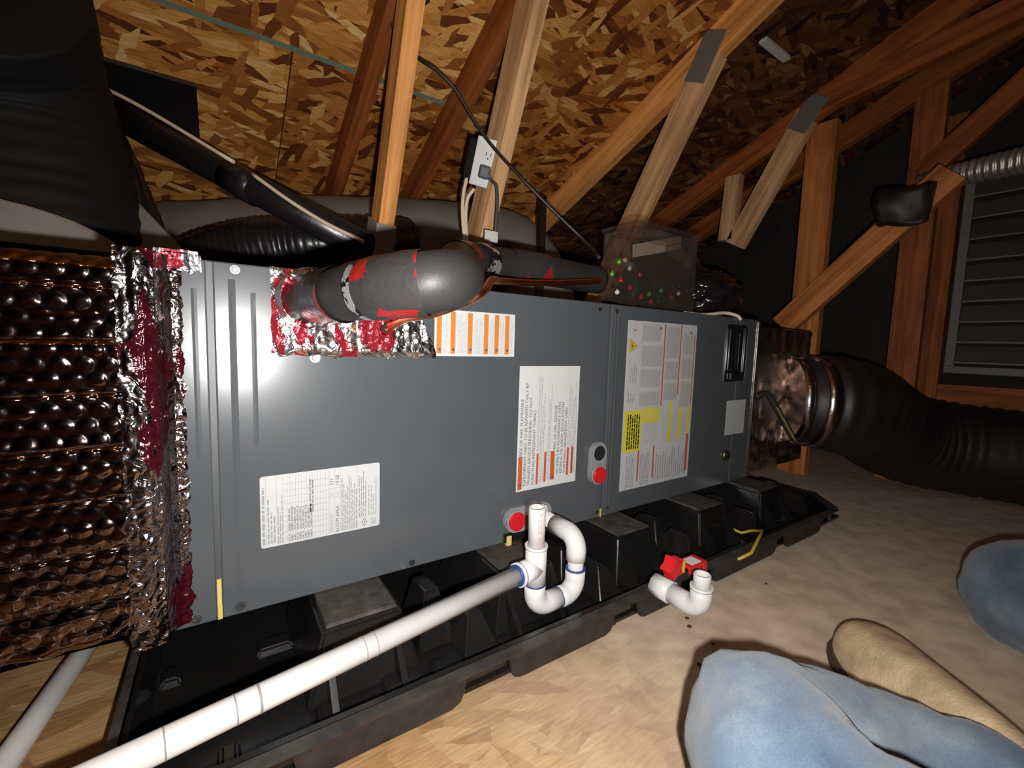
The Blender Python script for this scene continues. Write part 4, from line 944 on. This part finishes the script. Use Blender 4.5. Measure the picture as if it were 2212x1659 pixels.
for k in range(900):
    i = rnd.randrange(len(gpth)); a = gpth[i]; dr = V((rnd.uniform(-1, 1), rnd.uniform(-1, 1), rnd.uniform(-1, 1))).normalized(); e = a + dr * rnd.uniform(.008, .017); s = dr.cross(V((.3, .2, 1))).normalized() * .0016; k0 = len(gv)
    gv += [a - s, a + s, e]; gf.append((k0, k0 + 1, k0 + 2))
tag(mk('tinsel_garland', gv, gf, M['garland']), 'dark green tinsel garland piled inside the clear bin', 'garland', kind='stuff')
wp = [onY(q, BY1 - .008) for q in ((1369, 528), (1471, 510), (1471, 538), (1369, 556))]
wv = [p for p in wp] + [p + V((0, .004, 0)) for p in wp]
tag(mk('white_strip', wv, [(0, 3, 2, 1), (4, 5, 6, 7), (0, 1, 5, 4), (1, 2, 6, 5), (2, 3, 7, 6), (3, 0, 4, 7)], M['straw']), 'pale flat strip leaning inside the back of the clear bin', 'strip')
bg = bmesh.new(); bmesh.ops.create_icosphere(bg, subdivisions=5, radius=1)
gc = V((bx1 + .20, .22, ZT + .075))
for v in bg.verts:
    q = v.co.copy(); s = 1 + .30 * nz(*(q * 2.2)) + .14 * nz(*(q * 6)) + .05 * nz(*(q * 15))
    v.co = gc + V((q.x * .165 * s, q.y * .14 * s, max(-.072, q.z * .095 * s)))
tag(frombm('black_plastic_bag', bg, M['bag'], None, True), 'shiny crumpled black plastic bag on the far end of the cabinet', 'bag')
wr_ = tube('white_wire', catmull([onY((1478, 676), .02), onY((1520, 680), .01), onY((1565, 676), .01), onY((1592, 682), -.002), onY((1600, 690), -.006)], 8), .0045, M['nm'], None, 10)
tag(wr_, 'pale wire lying along the top right cabinet edge', 'wire')
def scrap(u, v): return V((1.02 + .22 * u, .02 + .03 * v, ZT + .004 + .014 * abs(nz(u * 9, v * 7)) * (1 if u > .2 else .3)))
tag(sheet('foil_scrap', scrap, 30, 10, M['tape']), 'small crumpled foil scrap on the top right cabinet edge', 'foil scrap')

# ================================================================== PERSON (cross-legged, only the legs reach into view)
per = thing('person', 'person in faded blue jeans and tan suede boots sitting cross-legged on the floor', 'person', (.62, -1.15, 0))
def skin(name, verts, edges, radii, root, m, par, sub=2, disp=None):
    me = bpy.data.meshes.new(name); me.from_pydata([tuple(v) for v in verts], edges, []); o = bpy.data.objects.new(name, me); col.objects.link(o)
    sk = o.modifiers.new('s', 'SKIN'); 
    for i, r in enumerate(radii):
        me.skin_vertices[0].data[i].radius = r if isinstance(r, tuple) else (r, r)
        me.skin_vertices[0].data[i].use_root = i == root
    ss = o.modifiers.new('d', 'SUBSURF'); ss.levels = sub; ss.render_levels = sub
    bpy.context.view_layer.update()
    nm = bpy.data.meshes.new_from_object(o.evaluated_get(bpy.context.evaluated_depsgraph_get())); bpy.data.objects.remove(o)
    nm.materials.clear()
    if disp:
        nm.update()
        for v in nm.vertices: v.co = v.co + v.normal * disp(v.co)
    return link(name, nm, m, par, None, True)
KL = at((1628, 1552), .43); KR = at((2162, 1258), .78)
pel = V((.52, -1.26, .15))
mid_l = at((1760, 1870), .31); hl = V((.42, -1.10, .14)); hr = V((.72, -1.20, .14))
q_l = KL.lerp(mid_l, .5)
mid_r = hr.lerp(KR, .55) + V((.03, 0, .02))
sl1 = at((1905, 1630), .445); sl2 = at((2130, 1712), .405); al = at((2440, 1850), .36)
bt_toe = onZ((1850, 1362), .03); bdir = (onZ((2075, 1650), .03) - bt_toe).normalized(); bt_heel = bt_toe + bdir * .33
bt_toe.z = bt_heel.z = 0
sr1 = at((2440, 1400), .82); ar = bt_heel + bdir * .06 + V((.13, -.02, .075)); sr2 = sr1.lerp(ar, .5) + V((.03, -.03, 0))
vs_ = [pel + V((0, -.05, .22)), pel + V((0, 0, .06)), hl, mid_l, q_l, KL, sl1, sl2, al, hr, mid_r, hr.lerp(KR, .85), KR, sr1, sr2, ar]
ed_ = [(0, 1), (1, 2), (2, 3), (3, 4), (4, 5), (5, 6), (6, 7), (7, 8), (1, 9), (9, 10), (10, 11), (11, 12), (12, 13), (13, 14), (14, 15)]
rd_ = [.15, .16, .115, .092, .084, .076, .060, .056, .050, .115, .097, .100, .100, .080, .066, .055]
def wrinkle(c): return .007 * nz(c.x * 16, c.y * 16, c.z * 24) + .003 * nz(c.x * 50, c.y * 44, c.z * 60) + .005 * abs(nz(c.x * 9 + 3, c.y * 22, c.z * 12))
skin('jeans', vs_, ed_, rd_, 1, M['denim'], per, 3, wrinkle)
def boot(name, toe, heel, par):
    toe, heel = V(toe), V(heel); d = (toe - heel); L = d.length; d.normalize(); s = V((d.y, -d.x, 0)); u = V((0, 0, 1))
    prof = [(-.02, .032, .105), (.06, .038, .105), (.20, .040, .100), (.38, .042, .088), (.55, .047, .076), (.70, .054, .064), (.82, .054, .056), (.91, .047, .048), (.97, .032, .036), (1.0, .010, .020)]
    n = 18; vs, fs = [], []
    for t, hw, h in prof:
        c = heel + d * (L * t)
        for k in range(n):
            a = 2 * math.pi * k / n; ca, sa = math.cos(a), math.sin(a)
            vs.append(V((c.x, c.y, .018)) + s * (hw * (abs(ca) ** .8) * (1 if ca > 0 else -1)) + u * (h * max(0, sa) ** .9 if sa > 0 else -.006 * abs(sa)))
    for i in range(len(prof) - 1):
        for k in range(n): k2 = (k + 1) % n; fs.append((i * n + k, i * n + k2, (i + 1) * n + k2, (i + 1) * n + k))
    fs.append(tuple(range(n - 1, -1, -1))); fs.append(tuple((len(prof) - 1) * n + k for k in range(n)))
    o = mk(name, vs, fs, M['suede'], par, True)
    sub = o.modifiers.new('s', 'SUBSURF'); sub.levels = sub.render_levels = 2
    # sole
    pol = [(heel + d * (L * t) + s * (hw + .004)) for t, hw, h in prof] + [(heel + d * (L * t) - s * (hw + .004)) for t, hw, h in prof[::-1]]
    prism('boot_sole', [(p.x, p.y) for p in pol], 'z', .0, .018, M['sole'], o, .002)
    # seam welt and eyelet
    e = heel + d * (L * .60) - s * .034 + u * .068; sphere('eyelet', e, .0035, M['brass'], o, seg=8)
    return o
boot('boot', bt_toe, bt_heel, per)
boot('boot', (al.x + .17, al.y - .16, 0), (al.x - .02, al.y - .02, 0), per)

# ================================================================== attic lamp behind the photographer, floor debris
lamp = thing('attic_lamp', 'bare bulb in a white ceramic lampholder under the rafters', 'lamp', BULB_LOC + V((0, 0, .12)))
lz = roofz(BULB_LOC.y)
tube('lampholder', [V((BULB_LOC.x, BULB_LOC.y, BULB_LOC.z + .075)), V((BULB_LOC.x, BULB_LOC.y, BULB_LOC.z + .13))], .045, M['ceramic'], lamp, 24)
tube('lamp_stem', [V((BULB_LOC.x, BULB_LOC.y, BULB_LOC.z + .13)), V((BULB_LOC.x, BULB_LOC.y, lz))], .02, M['ceramic'], lamp, 12)
bulb = tube('bulb_base', [V((BULB_LOC.x, BULB_LOC.y, BULB_LOC.z + .045)), V((BULB_LOC.x, BULB_LOC.y, BULB_LOC.z + .075))], .014, M['brass'], lamp, 12)
rnd = random.Random(11)
for p, s, lb in (((1325, 1349), .005, 'dark crumb on the floor left of the white elbow near the pan tabs'), ((1484, 1337), .004, 'dark crumb right under the white drain elbow'), ((1489, 1355), .0045, 'dark crumb a little in front of the white drain elbow'),
                ((1540, 1392), .003, 'tiny dark crumb midway between the white elbow and the knee'), ((1510, 1437), .004, 'dark crumb just above the left knee'), ((1655, 1262), .003, 'tiny dark crumb on the floor beyond the white elbow stub')):
    c = onZ(p, .0)
    bm = bmesh.new(); bmesh.ops.create_icosphere(bm, subdivisions=1, radius=s)
    for v in bm.verts: v.co = V((c.x, c.y, s * .35)) + V((v.co.x * (1 + .4 * rnd.random()), v.co.y, v.co.z * .35))
    tag(frombm('debris_crumb', bm, M['sole'], None), lb, 'debris', 'crumbs on the floor')
